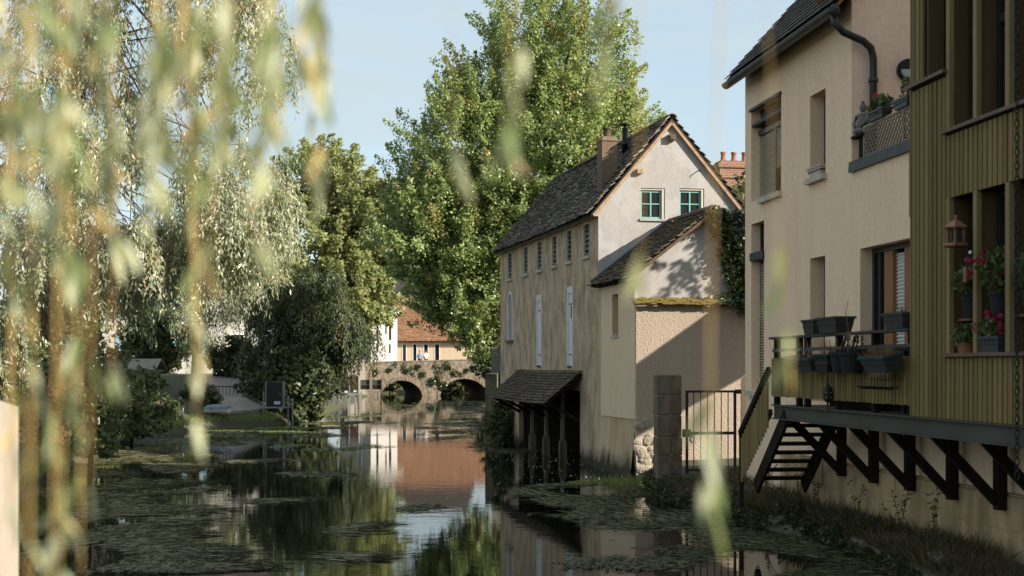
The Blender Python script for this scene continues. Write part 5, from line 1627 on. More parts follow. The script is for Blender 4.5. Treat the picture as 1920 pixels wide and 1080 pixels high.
bt_.scale = (.62, .62, .62)
hb = MB()
secs = [(-.95, .10, .30), (-.7, .34, .26), (-.2, .44, .22), (.4, .42, .22), (.85, .30, .26)]
for (x, w_, zb) in secs:
    hb.v += [(x, -w_, .40), (x, -w_ * .6, .08), (x, w_ * .6, .08), (x, w_, .40)]
for i in range(4):
    for k in range(3):
        hb.f.append((i * 4 + k, i * 4 + k + 1, i * 4 + 5 + k, i * 4 + 4 + k))
hb.f += [(0, 1, 2, 3), (19, 18, 17, 16)]
obj('hull', hb, M['white'], bt_)
tp = MB()
for (x, w_, zb) in secs:
    for k in range(7):
        t = math.pi * k / 6
        tp.v.append((x * 1.04, -w_ * 1.06 * math.cos(t), .38 + .26 * math.sin(t) * (w_ / .44)))
for i in range(4):
    for k in range(6):
        tp.f.append((i * 7 + k, i * 7 + k + 1, i * 7 + 8 + k, i * 7 + 7 + k))
tp.f += [tuple(range(7)), tuple(range(28, 35))]
obj('cover', tp, M['tarp'], bt_, smooth=True)


def cabinet(pos, wd, hgt, zb, mat, label, legs, rz=0.0):
    e = empty('river_cabinet', pos, rz, label, 'cabinet', 'service cabinets on posts over the left water edge')
    obj('body', MB().box(-wd / 2, wd / 2, -.2, .25, zb, zb + hgt), mat, e)
    obj('frame', MB().box(-wd / 2 - .05, -wd / 2 - .004, -.24, .27, zb, zb + hgt + .04).box(wd / 2 + .004, wd / 2 + .05, -.24, .27, zb, zb + hgt + .04).box(-wd / 2 - .15, wd / 2 + .2, -.26, .3, zb - .08, zb - .004), M['galv'], e)
    obj('notice', MB().box(-.02, wd * .36, -.215, -.203, zb + .1, zb + .24), M['notice'], e)
    obj('handle', MB().box(wd * .3, wd * .38, -.23, -.203, zb + hgt * .45, zb + hgt * .58), M['orange_wood'], e)
    for x, top in legs:
        obj('leg', MB().box(x - .035, x + .035, -.05, .03, -.8, top), M['galv'], e)
    return e


cabinet((-10.65, 64, 0), .72, 1.08, .82, M['cab_black'], 'large black cabinet on galvanised posts before the dark weeping tree', ((-.52, 1.5), (.58, 1.3), (.78, 1.2)))
cabinet((-10.2, 92, 0), .52, 1.15, .88, M['cab_brown'], 'maroon cabinet on posts near the bridge', ((-.4, .9), (.1, .85), (.45, 1.0)))
cabinet((-10.9, 93, 0), .5, 1.15, .80, M['cab_black'], 'slim black cabinet just left of the maroon one', ((-.3, .9), (.3, .9)))
cabinet((-11.6, 80, 0), .6, 1.0, .75, M['cab_black'], 'black cabinet mostly hidden under the hanging dark branches', ((-.5, 1.6), (.6, 1.6)))
fr_ = empty('post_frame', (-11.0, 90, 0), 0, 'low galvanised frame of posts standing in the water', 'frame')
for x in (-.25, .05, .75, 1.05):
    obj('leg', MB().box(x - .03, x + .03, -.03, .03, -.8, .92), M['galv'], fr_)
obj('rail', MB().box(-.3, 1.2, -.03, .03, .92, .97), M['galv'], fr_)
slu = empty('sluice_board', (-10.7, 108, 0), 0, 'dark horizontal sluice boards held by a post before the left arch', 'sluice')
obj('plank', MB().box(-.95, .8, 0, .12, .9, 1.24), M['cab_black'], slu)
obj('plank', MB().box(-.95, .8, 0.01, .11, 1.25, 1.62), M['dark_steel'], slu)
obj('post', MB().box(-.1, .08, -.12, -.01, -.8, 2.3), M['post_wood'], slu)
obj('post', MB().box(.72, .80, -.12, -.01, -.8, 1.7), M['cab_black'], slu)
for (x, y, zt_, lb_, rr_) in ((-11.2, 104, 3.0, 'tall weathered timber post beside the pale bridge pier', .11), (-13.95, 59.8, 1.35, 'dark steel post at the water edge before the slipway', .05),
                              (-13.2, 57.0, .95, 'pale short steel post right of the dark one', .05), (-13.4, 46.0, 1.9, 'tall thin post standing at the left bank shrubs', .05)):
    pz = MB().tube([(0, 0, -.8), (.02, 0, zt_ * .5), (0, 0, zt_)], [rr_, rr_ * .95, rr_ * .9], 8)
    po = obj('mooring_post', pz, M['post_wood'] if rr_ > .1 else M['galv'], None, (x, y, 0))
    tag(po, lb_, 'post')
bx_ = obj('brick_pier', MB().box(-.55, .55, -.5, .5, -.4, 1.55).box(-.6, .6, -.55, .55, 1.55, 1.68), M['brick'], None, (-14.9, 47.5, 0), (0, 0, R(8)))
tag(bx_, 'low brick pier among the left bank shrubs', 'pier')
gw_ = obj('wooden_shed', MB().box(-1.0, 1.0, -.8, .8, 0, 1.9).slab([(-1.2, -1.0, 1.85), (1.2, -1.0, 1.85), (1.2, 0, 2.3), (-1.2, 0, 2.3)], (0, 0, .06)).slab([(-1.2, 1.0, 1.85), (1.2, 1.0, 1.85), (1.2, 0, 2.3), (-1.2, 0, 2.3)], (0, 0, .06)),
          M['post_wood'], None, (-16.6, 62.5, .6))
tag(gw_, 'small grey timber shed behind the slipway', 'shed')

# near parapet stone at the far left of the view
pp = MB().box(-3.6, -2.22, 5.6, 6.4, -.5, 2.42)
pp.add([(-3.6, 5.6, 2.42), (-2.22, 5.6, 2.42), (-2.22, 6.4, 2.42), (-3.6, 6.4, 2.42), (-3.6, 5.68, 2.50), (-2.33, 5.68, 2.47), (-2.33, 6.32, 2.47), (-3.6, 6.32, 2.50)],
       [(4, 5, 6, 7), (0, 1, 5, 4), (1, 2, 6, 5), (2, 3, 7, 6), (3, 0, 4, 7)])
pp = obj('stone_parapet', pp, M['parapet'])
tag(pp, 'pale sunlit stone parapet end at the left edge', 'parapet')

# kerb stones along the right bank
kb = empty('bank_kerb', (0, 0, 0), 0, 'broken stone kerb along the right bank at the water', 'kerb')
y = 12.0
while y < 22.5:
    l = random.uniform(.5, .95)
    xa, xb = lerp_tab(RIGHT, y), lerp_tab(RIGHT, y + l)
    zt_ = random.uniform(.06, .26)
    if random.random() < .22:
        y += l
        continue
    mb = MB().slab([(xa - .08, y, -.5), (xb - .08, y + l - .04, -.5), (xb + .34, y + l - .04, -.5), (xa + .34, y, -.5)], (random.uniform(-.03, .03), 0, .5 + zt_))
    o = obj('stone', mb, M['kerb'], kb)
    bv = o.modifiers.new('edge', 'BEVEL')
    bv.width = .035
    bv.segments = 2
    y += l
fl2 = obj('flat_stone', MB().slab([(4.98, 16.6, .30), (5.28, 16.7, .30), (5.25, 17.25, .31), (4.97, 17.15, .31)], (0, 0, .06)), M['rubble'])
tag(fl2, 'pale flat stone lying on the near end of the bank', 'stone')

# ------------------------------------------------------------------ trees
plume_tree('sweetgum_tree', (2.2, 58, 2.0),
           [((0.9, 57.5, 15.6), (2.3, 2.3, 2.6), 1.0), ((2.7, 57.5, 14.4), (2.3, 2.4, 2.6), 1.1), ((-.6, 57.5, 13.6), (2.1, 2.3, 2.6), 1.0), ((4.0, 58, 12.0), (1.8, 2.2, 2.6), 1.0),
            ((-1.6, 57, 10.6), (3.0, 2.8, 3.2), 2.0), ((1.8, 56, 10.6), (3.7, 2.4, 3.6), 2.6), ((-2.2, 56.5, 7.9), (3.0, 2.8, 2.5), 2.2), ((1.6, 55.5, 6.8), (3.6, 2.2, 3.2), 1.8),
            ((-1.9, 56, 5.3), (1.7, 2.0, 1.3), .75), ((-2.7, 56.5, 5.5), (1.0, 1.3, .9), .5), ((-3.3, 57, 6.7), (1.2, 1.4, 1.0), .45), ((-3.6, 57, 8.4), (1.6, 2.0, 2.6), .7), ((-1.1, 55, 3.9), (.9, 1.2, .8), .28)],
           2000, 150, .118, M['leaf_gum'], M['bark'], 'huge green sweetgum tree towering behind the mill', 14.5, .42, up=.45, plen=(.9, 1.8), prad=.46, tint_p=.05, shell=.5, lw=.40)
plume_tree('olive_green_tree', (-13.0, 96, 2.2),
           [((-13.2, 96, 15.0), (2.6, 3, 2.6), 1.2), ((-11.0, 95, 14.2), (2.6, 2.6, 2.6), 1.2), ((-9.8, 95, 11.2), (2.2, 2.4, 1.8), .9), ((-13.5, 95, 11.0), (3.6, 3, 3.0), 1.8), ((-10.8, 94, 8.0), (2.8, 2.6, 2.2), 1.3),
            ((-14, 95, 7.4), (3.4, 3, 2.4), 1.2), ((-9.4, 94.5, 6.9), (1.5, 1.8, 1.5), .5), ((-8.6, 95, 13.6), (1.2, 1.2, .7), .3), ((-8.2, 95, 9.6), (.9, 1.0, .8), .2)],
           760, 95, .23, M['leaf_oak'], M['bark'], 'olive green spreading tree rising beyond the left bank', 13.5, .45, up=.30, plen=(1.0, 2.0), prad=.62, tint_p=.04, shell=.5, limbs=60, lw=.42)
spray_tree('pale_willow_tree', (-12.6, 39, .8),
           [((-10.6, 38.5, 13.6), (4.6, 3.0, 3.2), 2.2), ((-7.3, 38.5, 11.8), (1.8, 2.0, 2.2), 1.1), ((-14.0, 39, 11.0), (3.2, 3.2, 4.0), 1.5), ((-10.4, 38, 7.6), (3.6, 2.6, 1.7), 1.5), ((-7.4, 38.5, 7.2), (1.6, 2.2, 1.5), 1.1),
            ((-13.4, 38, 5.0), (2.6, 2.6, 2.4), 1.2), ((-9.6, 38.5, 5.6), (1.8, 2.0, .8), .6), ((-15, 38, 3.2), (1.8, 2.2, 1.6), .5), ((-8.4, 40.5, 5.8), (1.9, 1.6, .7), .6), ((-11.6, 40, 5.4), (1.8, 1.8, 1.3), .8), ((-11.8, 39, 9.6), (2.2, 2, 1.6), .6)],
           4100, 26, .165, M['leaf_willow'], M['bark_red'], 'tall pale grey green willow with drooping sprays on the left bank', 13.5, .36, slen=(.5, 1.4), tint_p=.09, shell=.35, limbs=55, zmin=.5)
spray_tree('young_willow_tree', (-16.4, 73, 1.8),
           [((-16.6, 72.5, 6.0), (2.2, 1.2, 1.6), 1.0), ((-15.6, 72.5, 4.2), (1.4, 1.0, 1.0), .4), ((-13.6, 72, 6.4), (1.6, 1.2, 1.5), .8)],
           520, 20, .2, M['leaf_willow'], M['bark_red'], 'slender young willow veiling the white house with blue shutters', 4.8, .12, slen=(.5, 1.3), tint_p=.06, shell=.2, limbs=16, zmin=.3)
spray_tree('dark_weeping_tree', (-11.9, 69, .9),
           [((-10.2, 68.5, 5.2), (2.8, 2.0, 1.6), 1.5), ((-8.1, 68, 4.4), (1.5, 1.4, 1.4), .8), ((-10.6, 68, 3.2), (2.2, 1.4, 1.2), 1.2), ((-9.4, 68, 2.8), (1.5, 1.2, .9), .7), ((-9.6, 67.6, 6.6), (2.0, 1.6, 1.0), .6)],
           1900, 26, .21, M['leaf_dark'], M['bark'], 'dark weeping tree hanging low over the left water edge', 5.2, .28, slen=(.6, 1.5), tint_p=.06, shell=.2, limbs=40, zmin=-.4)
ob = empty('shadow_screen', (9.5, 28.6, 0), 0, 'unseen screen on posts added behind the cream house to shadow the annex', 'shed')  # unseen helper, shaped to throw the diagonal shadow on the annex
obj('screen_wall', MB().slab([(0, 0, 4.75), (0, 5.2, 4.95), (0, 5.2, 6.78), (0, 0, 5.42)], (.9, 0, 0)), M['post_wood'], ob)
obj('roof', MB().slab([(-.12, -.1, 5.43), (-.12, 5.4, 6.87), (1.05, 5.4, 6.87), (1.05, -.1, 5.43)], (0, 0, .08)), M['tile_brown'], ob)
for px_, py_ in ((.05, .1), (.75, .1), (.05, 5.0), (.75, 5.0)):
    obj('post', MB().box(px_, px_ + .12, py_, py_ + .12, 0, 4.8), M['post_wood'], ob)
plume_tree('garden_tree', (10.2, 34.6, .5), [((10.0, 31.6, 7.9), (.45, .6, .9), .35), ((10.2, 33.0, 7.6), (.6, .8, 1.0), .5), ((10.4, 34.2, 6.6), (1.2, 1.0, 1.2), .8)],
           95, 40, .15, M['leaf_bush'], M['bark'], 'leafy garden tree beside the added shadow screen behind the cream house', 6.6, .14, up=.4, plen=(.6, 1.1), prad=.26, tint_p=.0, shell=.3, limbs=16)
plume_tree('garden_tree', (8.3, 47.5, .8), [((8.0, 47, 7.2), (1.0, 1.0, 1.5), 1.0), ((8.6, 47, 5.4), (1.2, 1.2, 1.6), 1.0)],
           90, 60, .16, M['leaf_bush'], M['bark'], 'light green treetop below the brick chimney', 7.0, .16, up=.5, plen=(.7, 1.2), prad=.35, tint_p=.0, shell=.3, limbs=10)
plume_tree('far_shrub', (-4.6, 141, 0.2), [((-5.6, 140.5, 1.2), (2.6, .8, 1.2), 1.0)], 80, 60, .26, M['leaf_dark'], M['bark'], 'dark bush added to darken the view through the right bridge arch', 1.4, .06, up=.4, plen=(.5, .9), prad=.35, limbs=5, cat='shrub')  # bush added so that the arch opening looks dark
plume_tree('far_shrub', (-12.0, 139.5, 0.2), [((-12.2, 139.5, 1.4), (1.3, .8, 1.1), 1.0)], 50, 60, .26, M['leaf_bush'], M['bark'], 'sunlit bush seen through the left bridge arch', 1.4, .06, up=.4, plen=(.5, .9), prad=.35, limbs=5, cat='shrub')

for (x, y, z, rx, rz_, n, lb_, mk) in (
        (-14.6, 45, .5, 1.8, 1.3, 90, 'rounded pale green shrub at the left water edge', 'leaf_bush'), (-12.6, 47, .3, 1.3, .9, 70, 'low dark shrub beside the thin post', 'leaf_dark'),
        (-16.5, 44, 1.0, 2.4, 2.2, 140, 'large bushy shrub behind the left edge willow strands', 'leaf_bush'), (-13.7, 62, .5, .9, .6, 50, 'small bush at the foot of the slipway', 'leaf_dark'),
        (-14.3, 57.5, .2, .8, .6, 50, 'low green bush left of the covered boat', 'leaf_bush'), (-10.6, 66.5, .2, 2.2, 1.6, 160, 'dense dark bush beneath the weeping tree', 'leaf_dark'),
        (-13.6, 72, 2.0, 1.8, 1.0, 130, 'dark hedge like bush behind the railing', 'leaf_dark'), (-9.5, 32, .6, 1.5, 1.5, 80, 'leafy bush low on the near left bank', 'leaf_bush'), (-.25, 47.2, 0, .32, .85, 36, 'wild shrub growing at the mill foot by the lean-to', 'leaf_bush'),
        (-1.5, 112, 1.8, 1.6, 1.6, 90, 'bush overhanging the wall at the right end of the bridge', 'leaf_dark'), (-18.9, 75, 2.0, 1.7, 2.4, 190, 'tall garden bush before the blue shuttered house', 'leaf_bush'), (-23.5, 73, 2.0, 2.4, 3.0, 200, 'tall bush at the far left before the house', 'leaf_bush')):
    plume_tree('shrub', (x, y, z), [((x, y, z + rz_ * .8), (rx, rx * .8, rz_), 1)], n, 55, .14 if y < 60 else .2, M[mk], M['bark'], lb_, rz_ * .9, .05, up=.4, plen=(.4, .9), prad=.32, tint_p=0, shell=.35, limbs=8,
               cat='shrub', group=None)

# ------------------------------------------------------------------ river weed and bank growth
def weed(name, patches, n, mat, label, L=(.25, .9), tintp=.2, z=(.004, .03), w_=(.003, .008), ang0=R(32), spread=.20):
    """curved ribbons lying on the water, trailing with the current"""
    pw_ = np.array([p[4] for p in patches], float)
    pw_ /= pw_.sum()
    idx = rng.choice(len(patches), n, p=pw_)
    pc = np.array([p[:4] for p in patches], float)[idx]
    r_ = np.sqrt(rng.random(n)) * (0.75 + .35 * rng.random(n))
    a_ = rng.random(n) * 2 * math.pi
    X, Y = pc[:, 0] + np.cos(a_) * r_ * pc[:, 2], pc[:, 1] + np.sin(a_) * r_ * pc[:, 3]
    # clump: strands gather on wandering lines
    f1 = np.sin(X * 2.1 + np.sin(Y * .9) * 1.7) + np.sin(Y * 1.35 + np.sin(X * 1.3) * 2.0)
    keep = f1 + rng.normal(size=n) * .45 > .2
    X, Y = X[keep], Y[keep]
    n = len(X)
    an = ang0 + .65 * np.sin(X * .9 + Y * .37) + rng.normal(size=n) * spread
    ln = rng.uniform(L[0], L[1], n)
    wd = rng.uniform(w_[0], w_[1], n)
    cv = .9 * np.sin(X * 1.3 - Y * .8) + rng.normal(size=n) * .4
    zz_ = rng.uniform(z[0], z[1], n)
    S = 6
    V = np.zeros((n, S, 2, 3))
    x, y_ = X.copy(), Y.copy()
    for s in range(S):
        a2 = an + cv * (s / S - .5)
        V[:, s, 0] = np.stack([x - np.sin(a2) * wd, y_ + np.cos(a2) * wd, zz_ + .006 * math.sin(s * 1.5)], 1)
        V[:, s, 1] = np.stack([x + np.sin(a2) * wd, y_ - np.cos(a2) * wd, zz_ + .006 * math.cos(s * 1.5)], 1)
        x = x + np.cos(a2) * ln / S
        y_ = y_ + np.sin(a2) * ln / S
    nf = n * (S - 1)
    base = np.arange(n)[:, None] * (2 * S) + np.arange(S - 1)[None, :] * 2
    F = np.stack([base, base + 1, base + 3, base + 2], -1).reshape(-1, 4)
    me = bpy.data.meshes.new(name)
    me.vertices.add(n * S * 2)
    me.vertices.foreach_set('co', V.astype(np.float32).ravel())
    me.loops.add(nf * 4)
    me.loops.foreach_set('vertex_index', F.astype(np.int32).ravel())
    me.polygons.add(nf)
    me.polygons.foreach_set('loop_start', np.arange(0, nf * 4, 4, dtype=np.int32))
    me.update(calc_edges=True)
    for nm, v_ in (('var', rng.random(n) ** 1.5), ('tint', (rng.random(n) < tintp) * 1.0)):
        at = me.attributes.new(nm, 'FLOAT', 'FACE')
        at.data.foreach_set('value', np.repeat(v_, S - 1).astype(np.float32))
    me.materials.append(mat)
    o = obj(name, me)
    tag(o, label, 'water weed', kind='stuff')
    return o


weed('river_weed', [(-5.5, 19.2, 1.3, 1.5, 1.5), (-6.5, 22.5, 1.5, 2.0, 1.6), (-7.0, 26, 1.4, 2.2, 1.4), (-8.6, 30.5, 2.0, 2.2, 1.2), (-10.2, 36, 2.2, 2.6, 1.1), (-11, 42, 2.2, 3, .9), (-11, 49, 2.0, 3, .8), (-4.5, 18.2, .9, .5, .6),
                    (-2.6, 22.6, .5, .9, .12), (-2.6, 19.4, .45, .5, .08), (-1.9, 26, .4, .6, .05), (-8.5, 54, 3, 2, .4), (-5.2, 34, 1.4, .8, .18), (-6.8, 39, 1.2, .8, .15), (-5, 27.5, .8, .5, .12)], 24000, M['weed'],
     'matted olive brown river weed trailing in the left half of the water', (.35, 1.2), .15)
weed('river_weed', [(1.6, 26.5, 1.6, 2.4, 1.6), (2.6, 23.8, 1.6, 1.9, 1.6), (3.2, 20.6, 1.3, 1.8, 1.5), (3.9, 18.2, 1.0, 1.2, 1.0), (.9, 30, 1.1, 1.7, .5), (2.3, 29.5, .8, 1.6, .5), (1.6, 18.6, 1.1, .7, .4), (2.2, 21, .9, .9, .4)], 12000, M['weed'],
     'dark matted river weed drifting along the right bank', (.2, .7), .55)
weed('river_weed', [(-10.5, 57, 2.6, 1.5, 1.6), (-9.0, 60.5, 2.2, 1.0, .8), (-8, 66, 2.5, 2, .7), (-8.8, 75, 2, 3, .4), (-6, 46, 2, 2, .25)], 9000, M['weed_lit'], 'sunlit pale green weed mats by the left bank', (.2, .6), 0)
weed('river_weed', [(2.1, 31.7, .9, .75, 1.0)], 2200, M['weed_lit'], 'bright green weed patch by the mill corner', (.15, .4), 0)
weed('river_weed', [(-2.8, 62, 1.5, 12, 1.0), (-2.6, 85, 1.2, 12, .8), (-3.5, 100, 2, 10, .6), (-6.5, 90, 2.5, 14, .4), (-.6, 46, 1.0, 5, .5)], 5200, M['weed'], 'scattered weed streaks in the far channel toward the bridge', (.3, 1.1), .3)


def blades(name, P, hgt, mat, label, lean=.35, w_=.006, cat='grass'):
    n = len(P)
    T = np.stack([rng.normal(size=n) * lean, rng.normal(size=n) * lean, np.ones(n)], 1)
    L = hgt * rng.uniform(.4, 1.2, n)
    o = obj(name, leaf_mesh(name, P, T, L, w_, mat, None, (rng.random(n) < .35) * rng.random(n), fold=.08))
    tag(o, label, cat, kind='stuff')
    return o


n_ = 17000
Yb = rng.uniform(12, 29.5, n_)
Xe = np.array([lerp_tab(RIGHT, v_) for v_ in Yb])
wid = np.array([max(.25, min(2.6, (8 - .1282 * v_) - lerp_tab(RIGHT, v_) - .15)) if v_ < 27 else 2.2 for v_ in Yb])
tt = rng.random(n_) ** 1.2 * 1.05 - .05
dens = np.sin(Yb * 1.9) + np.sin(Yb * .8 + tt * 5) + rng.normal(size=n_) * .7 > -.7
Xb = Xe + .02 + tt * wid
P = np.stack([Xb, Yb, np.full(n_, .22) + np.minimum(tt * wid * .2, .18)], 1)[dens]
blades('bank_grass', P, .27, M['grass'], 'tangled dark grass and weeds along the right bank', .75)
n_ = 15000
Yu = rng.uniform(16.5, 31.0, n_)
Xu = np.array([lerp_tab(RIGHT, v_) for v_ in Yu]) - .12 + np.abs(rng.normal(size=n_)) * .42
clump = .5 + .5 * np.sin(Yu * 3.1 + np.sin(Xu * 4) * 1.5) * np.sin(Yu * 1.3 + 1)
Zu = .06 + rng.random(n_) * (.12 + .30 * clump) * np.where(Yu < 19.5, .45, 1.0)
P = np.stack([Xu, Yu, Zu], 1)
o = obj('undergrowth', leaf_mesh('undergrowth', P, rng.normal(size=(n_, 3)) + np.array([-.3, -.3, -.2]), rng.uniform(.05, .13, n_), rng.uniform(.012, .035, n_), M['leaf_under']))
tag(o, 'dark leafy undergrowth spilling over the right bank into the water', 'undergrowth', kind='stuff')
# tall weedy stems with small leaves, each one a plant
WEEDS = ['tall weed nearest the bottom edge of the right bank', 'short weed against the plinth below the last near strut', 'tallest weed rising midway below the middle struts', 'tall weed before the third strut post from the stair',
         'weed leaning near the kerb below the second strut', 'weed tight against the plinth under the second strut', 'weed just right of the stair foot', 'weed standing under the open stair treads',
         'tall weed at the left foot of the stair', 'weed between the stair and the gate', 'weed in front of the iron gate', 'small weed at the kerb edge beside the flat stone']
for k, (yy, tt_, hh_) in enumerate(((18.0, .55, .75), (18.6, .75, .6), (19.3, .5, .95), (20.2, .7, 1.0), (20.9, .45, .7), (21.6, .8, .9), (22.4, .5, .85), (23.2, .6, .7), (24.2, .5, .9), (25.2, .4, .7), (26.3, .5, .8), (19.0, .25, .5))):
    xw = lerp_tab(RIGHT, yy) + tt_ * 1.0
    e = empty('weed_plant', (xw, yy, .3), random.uniform(0, 6), WEEDS[k], 'weed', 'tall weeds on the right bank')
    sm = MB()
    lp_ = []
    for j in range(3):
        dx, dy = random.uniform(-.2, .2), random.uniform(-.2, .2)
        h2 = hh_ * random.uniform(.6, 1.1)
        pts = [(0, 0, 0), (dx * .3, dy * .3, h2 * .5), (dx, dy, h2)]
        sm.tube(pts, [.006, .005, .002], 4)
        for q in range(16):
            t = random.uniform(.15, 1)
            lp_.append((dx * t * t, dy * t * t, h2 * t))
    obj('stem', sm, M['dry'], e)
    lp_ = np.array(lp_)
    obj('leaves', leaf_mesh('leaves', lp_, rng.normal(size=lp_.shape) + np.array([0, 0, .2]), .07, .012, M['grass']), None, e)
n_ = 500
P = np.stack([2.55 + rng.normal(size=n_) * .3, 31.5 + rng.normal(size=n_) * .5, np.full(n_, .0)], 1)
blades('water_grass', P, .22, M['grass_lit'], 'bright sunlit grass tuft at the mill corner', .5, .006)
n_ = 7000
Yl = rng.uniform(24, 64, n_)
Xl = np.array([lerp_tab(LEFT, v_) for v_ in Yl]) - rng.random(n_) * 1.8 + .15
P = np.stack([Xl, Yl, np.full(n_, .25)], 1)
blades('bank_grass', P, .45, M['grass_lit'], 'grass and herbs fringing the left water edge', .45, .012)
# fallen leaves and foam specks on the dark water
n_ = 420
P = np.stack([rng.normal(size=n_) * 1.1 + .9, rng.uniform(28, 46, n_), np.full(n_, .012)], 1)
T = np.stack([rng.normal(size=n_), rng.normal(size=n_), np.zeros(n_)], 1)
o = obj('floating_leaves', leaf_mesh('floating_leaves', P, T, .035, .012, M['foam'], fold=.02))
tag(o, 'pale specks of leaves floating before the wash-house', 'leaves', kind='stuff')

# ------------------------------------------------------------------ willow branches hanging close to the camera
wil = empty('weeping_willow', (-4.6, -1.0, .6), 0, 'weeping willow whose blurred yellow branches hang in front of the view', 'willow')
WO = Vector((-4.6, -1.0, .6))
lb_ = MB()
lb_.tube([Vector((0, 0, -.8)), Vector((.1, .1, 1.6)), Vector((.4, .5, 3.4)), Vector((1.2, 1.4, 4.4))], [.34, .27, .20, .12], 10)
obj('trunk', lb_, M['bark'], wil, smooth=True)
lm_ = MB()
lm_.tube([Vector((.4, .5, 3.2)), Vector((2.4, 2.2, 4.0)), Vector((4.2, 2.5, 3.9)), Vector((5.6, 2.5, 3.7))], [.12, .07, .04, .012], 8)
lm_.tube([Vector((.4, .5, 3.0)), Vector((2.2, 2.6, 3.6)), Vector((3.6, 2.9, 3.55)), Vector((4.6, 2.9, 3.4))], [.10, .06, .03, .01], 8)
obj('limb', lm_, M['bark_red'], wil, smooth=True)
# a willow leaf: narrow, folded along its midrib, slightly curled
leaf_meshes = []
for v_ in range(6):
    L = 1.0
    mb = MB()
    S = 7
    curl = random.uniform(-.25, .25)
    for s in range(S + 1):
        t = s / S
        w_ = .115 * math.sin(math.pi * min(1, t ** .75)) + .004
        cx_ = curl * t * t
        mb.v += [(cx_ - w_, .03 * math.sin(3 * t), -t * L), (cx_, -.025, -t * L), (cx_ + w_, .03 * math.sin(3 * t), -t * L)]
    for s in range(S):
        for q in (0, 1):
            a = s * 3 + q
            mb.f.append((a, a + 1, a + 4, a + 3))
    for kind in range(3):  # dark and pale copies put leaf shadow and highlight into the colour
        me = mb.mesh('leaf', True)
        for nm, val in (('var', (.15, .55, .95)[kind]), ('tint', (0, .1, .75 if v_ % 3 == 0 else .0)[kind])):
            at = me.attributes.new(nm, 'FLOAT', 'FACE')
            at.data.foreach_set('value', np.full(len(me.polygons), val, np.float32))
        me.materials.append(M['fg_leaf'])
        leaf_meshes.append(me)
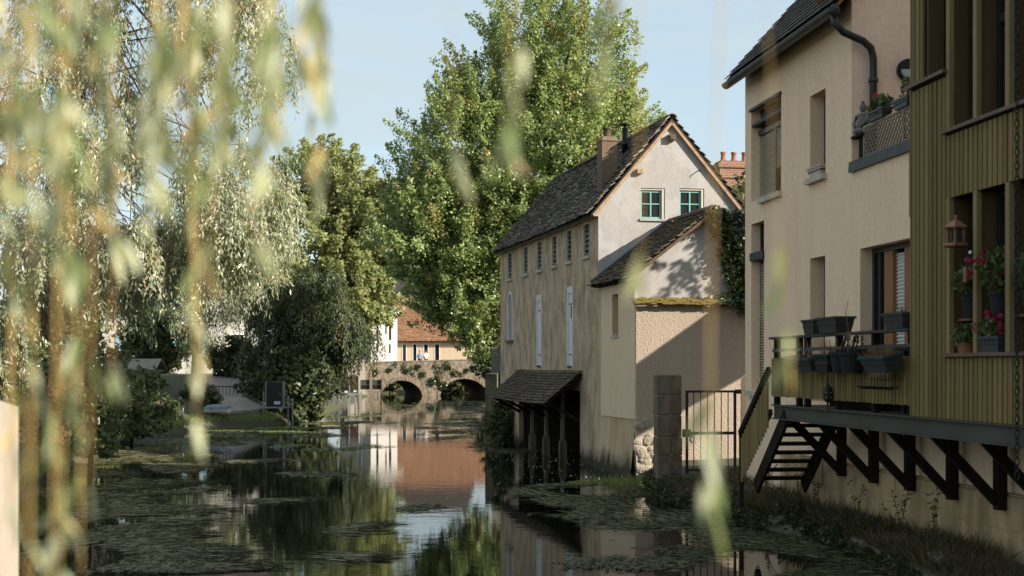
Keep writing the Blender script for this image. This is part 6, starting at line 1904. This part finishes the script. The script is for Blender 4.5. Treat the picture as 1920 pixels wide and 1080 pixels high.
#  x at top, depth, x at tip, height of the tip, twig radius, where leaves begin (0 top - 1 tip), leaves
S_ = [(-.20, 1.20, -.21, 2.86, .003, 0, 9), (-.24, 1.32, -.25, 2.82, .003, 0, 9), (-.29, 1.15, -.28, 2.80, .003, 0, 10), (-.33, 1.28, -.34, 2.76, .003, 0, 10), (-.37, 1.22, -.39, 2.74, .003, 0, 10), (-.47, 1.18, -.46, 2.72, .003, 0, 10), (-.43, 1.42, -.45, 2.72, .003, 0, 10), (-.51, 1.36, -.50, 2.66, .003, 0, 10),
      (-.38, 1.15, -.37, 2.78, .003, 0, 7), (-.35, 1.40, -.36, 2.74, .003, 0, 8), (-.31, 1.60, -.30, 2.84, .003, 0, 7), (-.42, 1.05, -.41, 2.66, .003, 0, 7), (-.54, 1.50, -.55, 2.70, .004, 0, 8),
      (-.45, 1.30, -.44, 2.36, .0065, 0, 10), (-.47, 1.45, -.475, 2.36, .005, 0, 10), (-.52, 1.62, -.50, 2.36, .005, 0, 12), (-.44, 1.50, -.45, 2.58, .004, 0, 10), (-.50, 1.75, -.51, 2.62, .0035, 0, 10),
      (-.45, 1.70, -.43, 2.80, .005, 0, 7), (-.41, 1.58, -.37, 2.60, .005, 0, 10), (-.57, 1.60, -.56, 2.42, .0045, 0, 10), (-.36, 1.50, -.35, 2.52, .003, 0, 10), (-.41, 1.90, -.43, 2.84, .0035, 0, 8),
      (-.34, 1.70, -.35, 2.90, .003, 0, 7), (-.275, 1.50, -.275, 2.80, .003, 0, 8), (-.27, 1.65, -.285, 2.86, .003, 0, 7), (-.215, 1.42, -.185, 2.87, .003, 0, 8), (-.165, 1.30, -.175, 2.84, .0025, .1, 6), (-.225, 1.22, -.22, 2.70, .0022, .45, 6),
      (-.26, 1.80, -.25, 2.80, .003, 0, 8), (-.30, 1.35, -.31, 2.66, .003, 0, 9), (-.385, 1.30, -.375, 2.48, .004, 0, 9), (-.60, 1.75, -.61, 2.40, .005, 0, 10), (-.24, 1.55, -.20, 2.92, .0025, 0, 6), (-.43, 1.35, -.44, 2.38, .0045, .1, 9),
      (-.0, 1.30, -.008, 2.885, .002, .35, 3), (.028, 1.15, -.002, 2.79, .0040, .5, 9), (-.085, 1.50, -.09, 2.80, .0018, .75, 3), (.075, 1.10, .072, 2.895, .0015, .8, 2), (.108, 1.20, .108, 2.875, .004, .6, 2),
      (.200, 1.25, .196, 2.475, .0036, .70, 7), (.225, 1.40, .275, 2.60, .0020, .66, 6), (.115, 1.30, .125, 2.675, .0030, .86, 4)]
for (xa, dp, xb, zb, rad, lf, nl) in S_:
    ztop = 4.25 + random.uniform(-.2, .1)
    pts = []
    sway = random.uniform(-.05, .05)
    for k in range(13):
        t = k / 12
        vis = max(0.0, (t - .45) / .55)
        pts.append(Vector((xa + (xb - xa) * vis + sway * math.sin(t * 5) * .6, dp + .02 * math.sin(t * 7 + xa * 9), ztop + (zb - ztop) * t)) - WO)
    br = obj('hanging_branch', MB().tube(pts, [rad * .42 * (1.05 - .6 * (k / 12)) for k in range(13)], 7), M['twig'] if (rad > .0029 or random.random() < .6) else M['twig_dark'], wil, smooth=True)
    zv = 2.6 + 700 / 2667 * dp                       # leaves where the branch comes into view and just above
    for k in range(nl + (5 if lf == 0 else 0) + (6 if zb < 2.55 and xa < -.3 else 0)):
        tz = random.random()
        z0_ = zv + (zb - zv) * lf
        z = z0_ + (zb - z0_) * tz ** .9
        if lf == 0 and k >= nl:
            z = zv + random.uniform(-.17, .12)
        t = (z - ztop) / (zb - ztop)
        i = min(11, int(t * 12))
        p = pts[i].lerp(pts[i + 1], t * 12 - i)
        ls = random.uniform(.032, .056)
        tint_kind = random.choice((0, 0, 0, 1, 1, 1, 2, 2))
        o = obj('leaf', leaf_meshes[random.randrange(6) * 3 + tint_kind], None, br, p, (random.uniform(-.45, .45), random.uniform(-.55, .55), random.uniform(0, 6.28)), (ls * random.uniform(.8, 1.3), ls, ls))
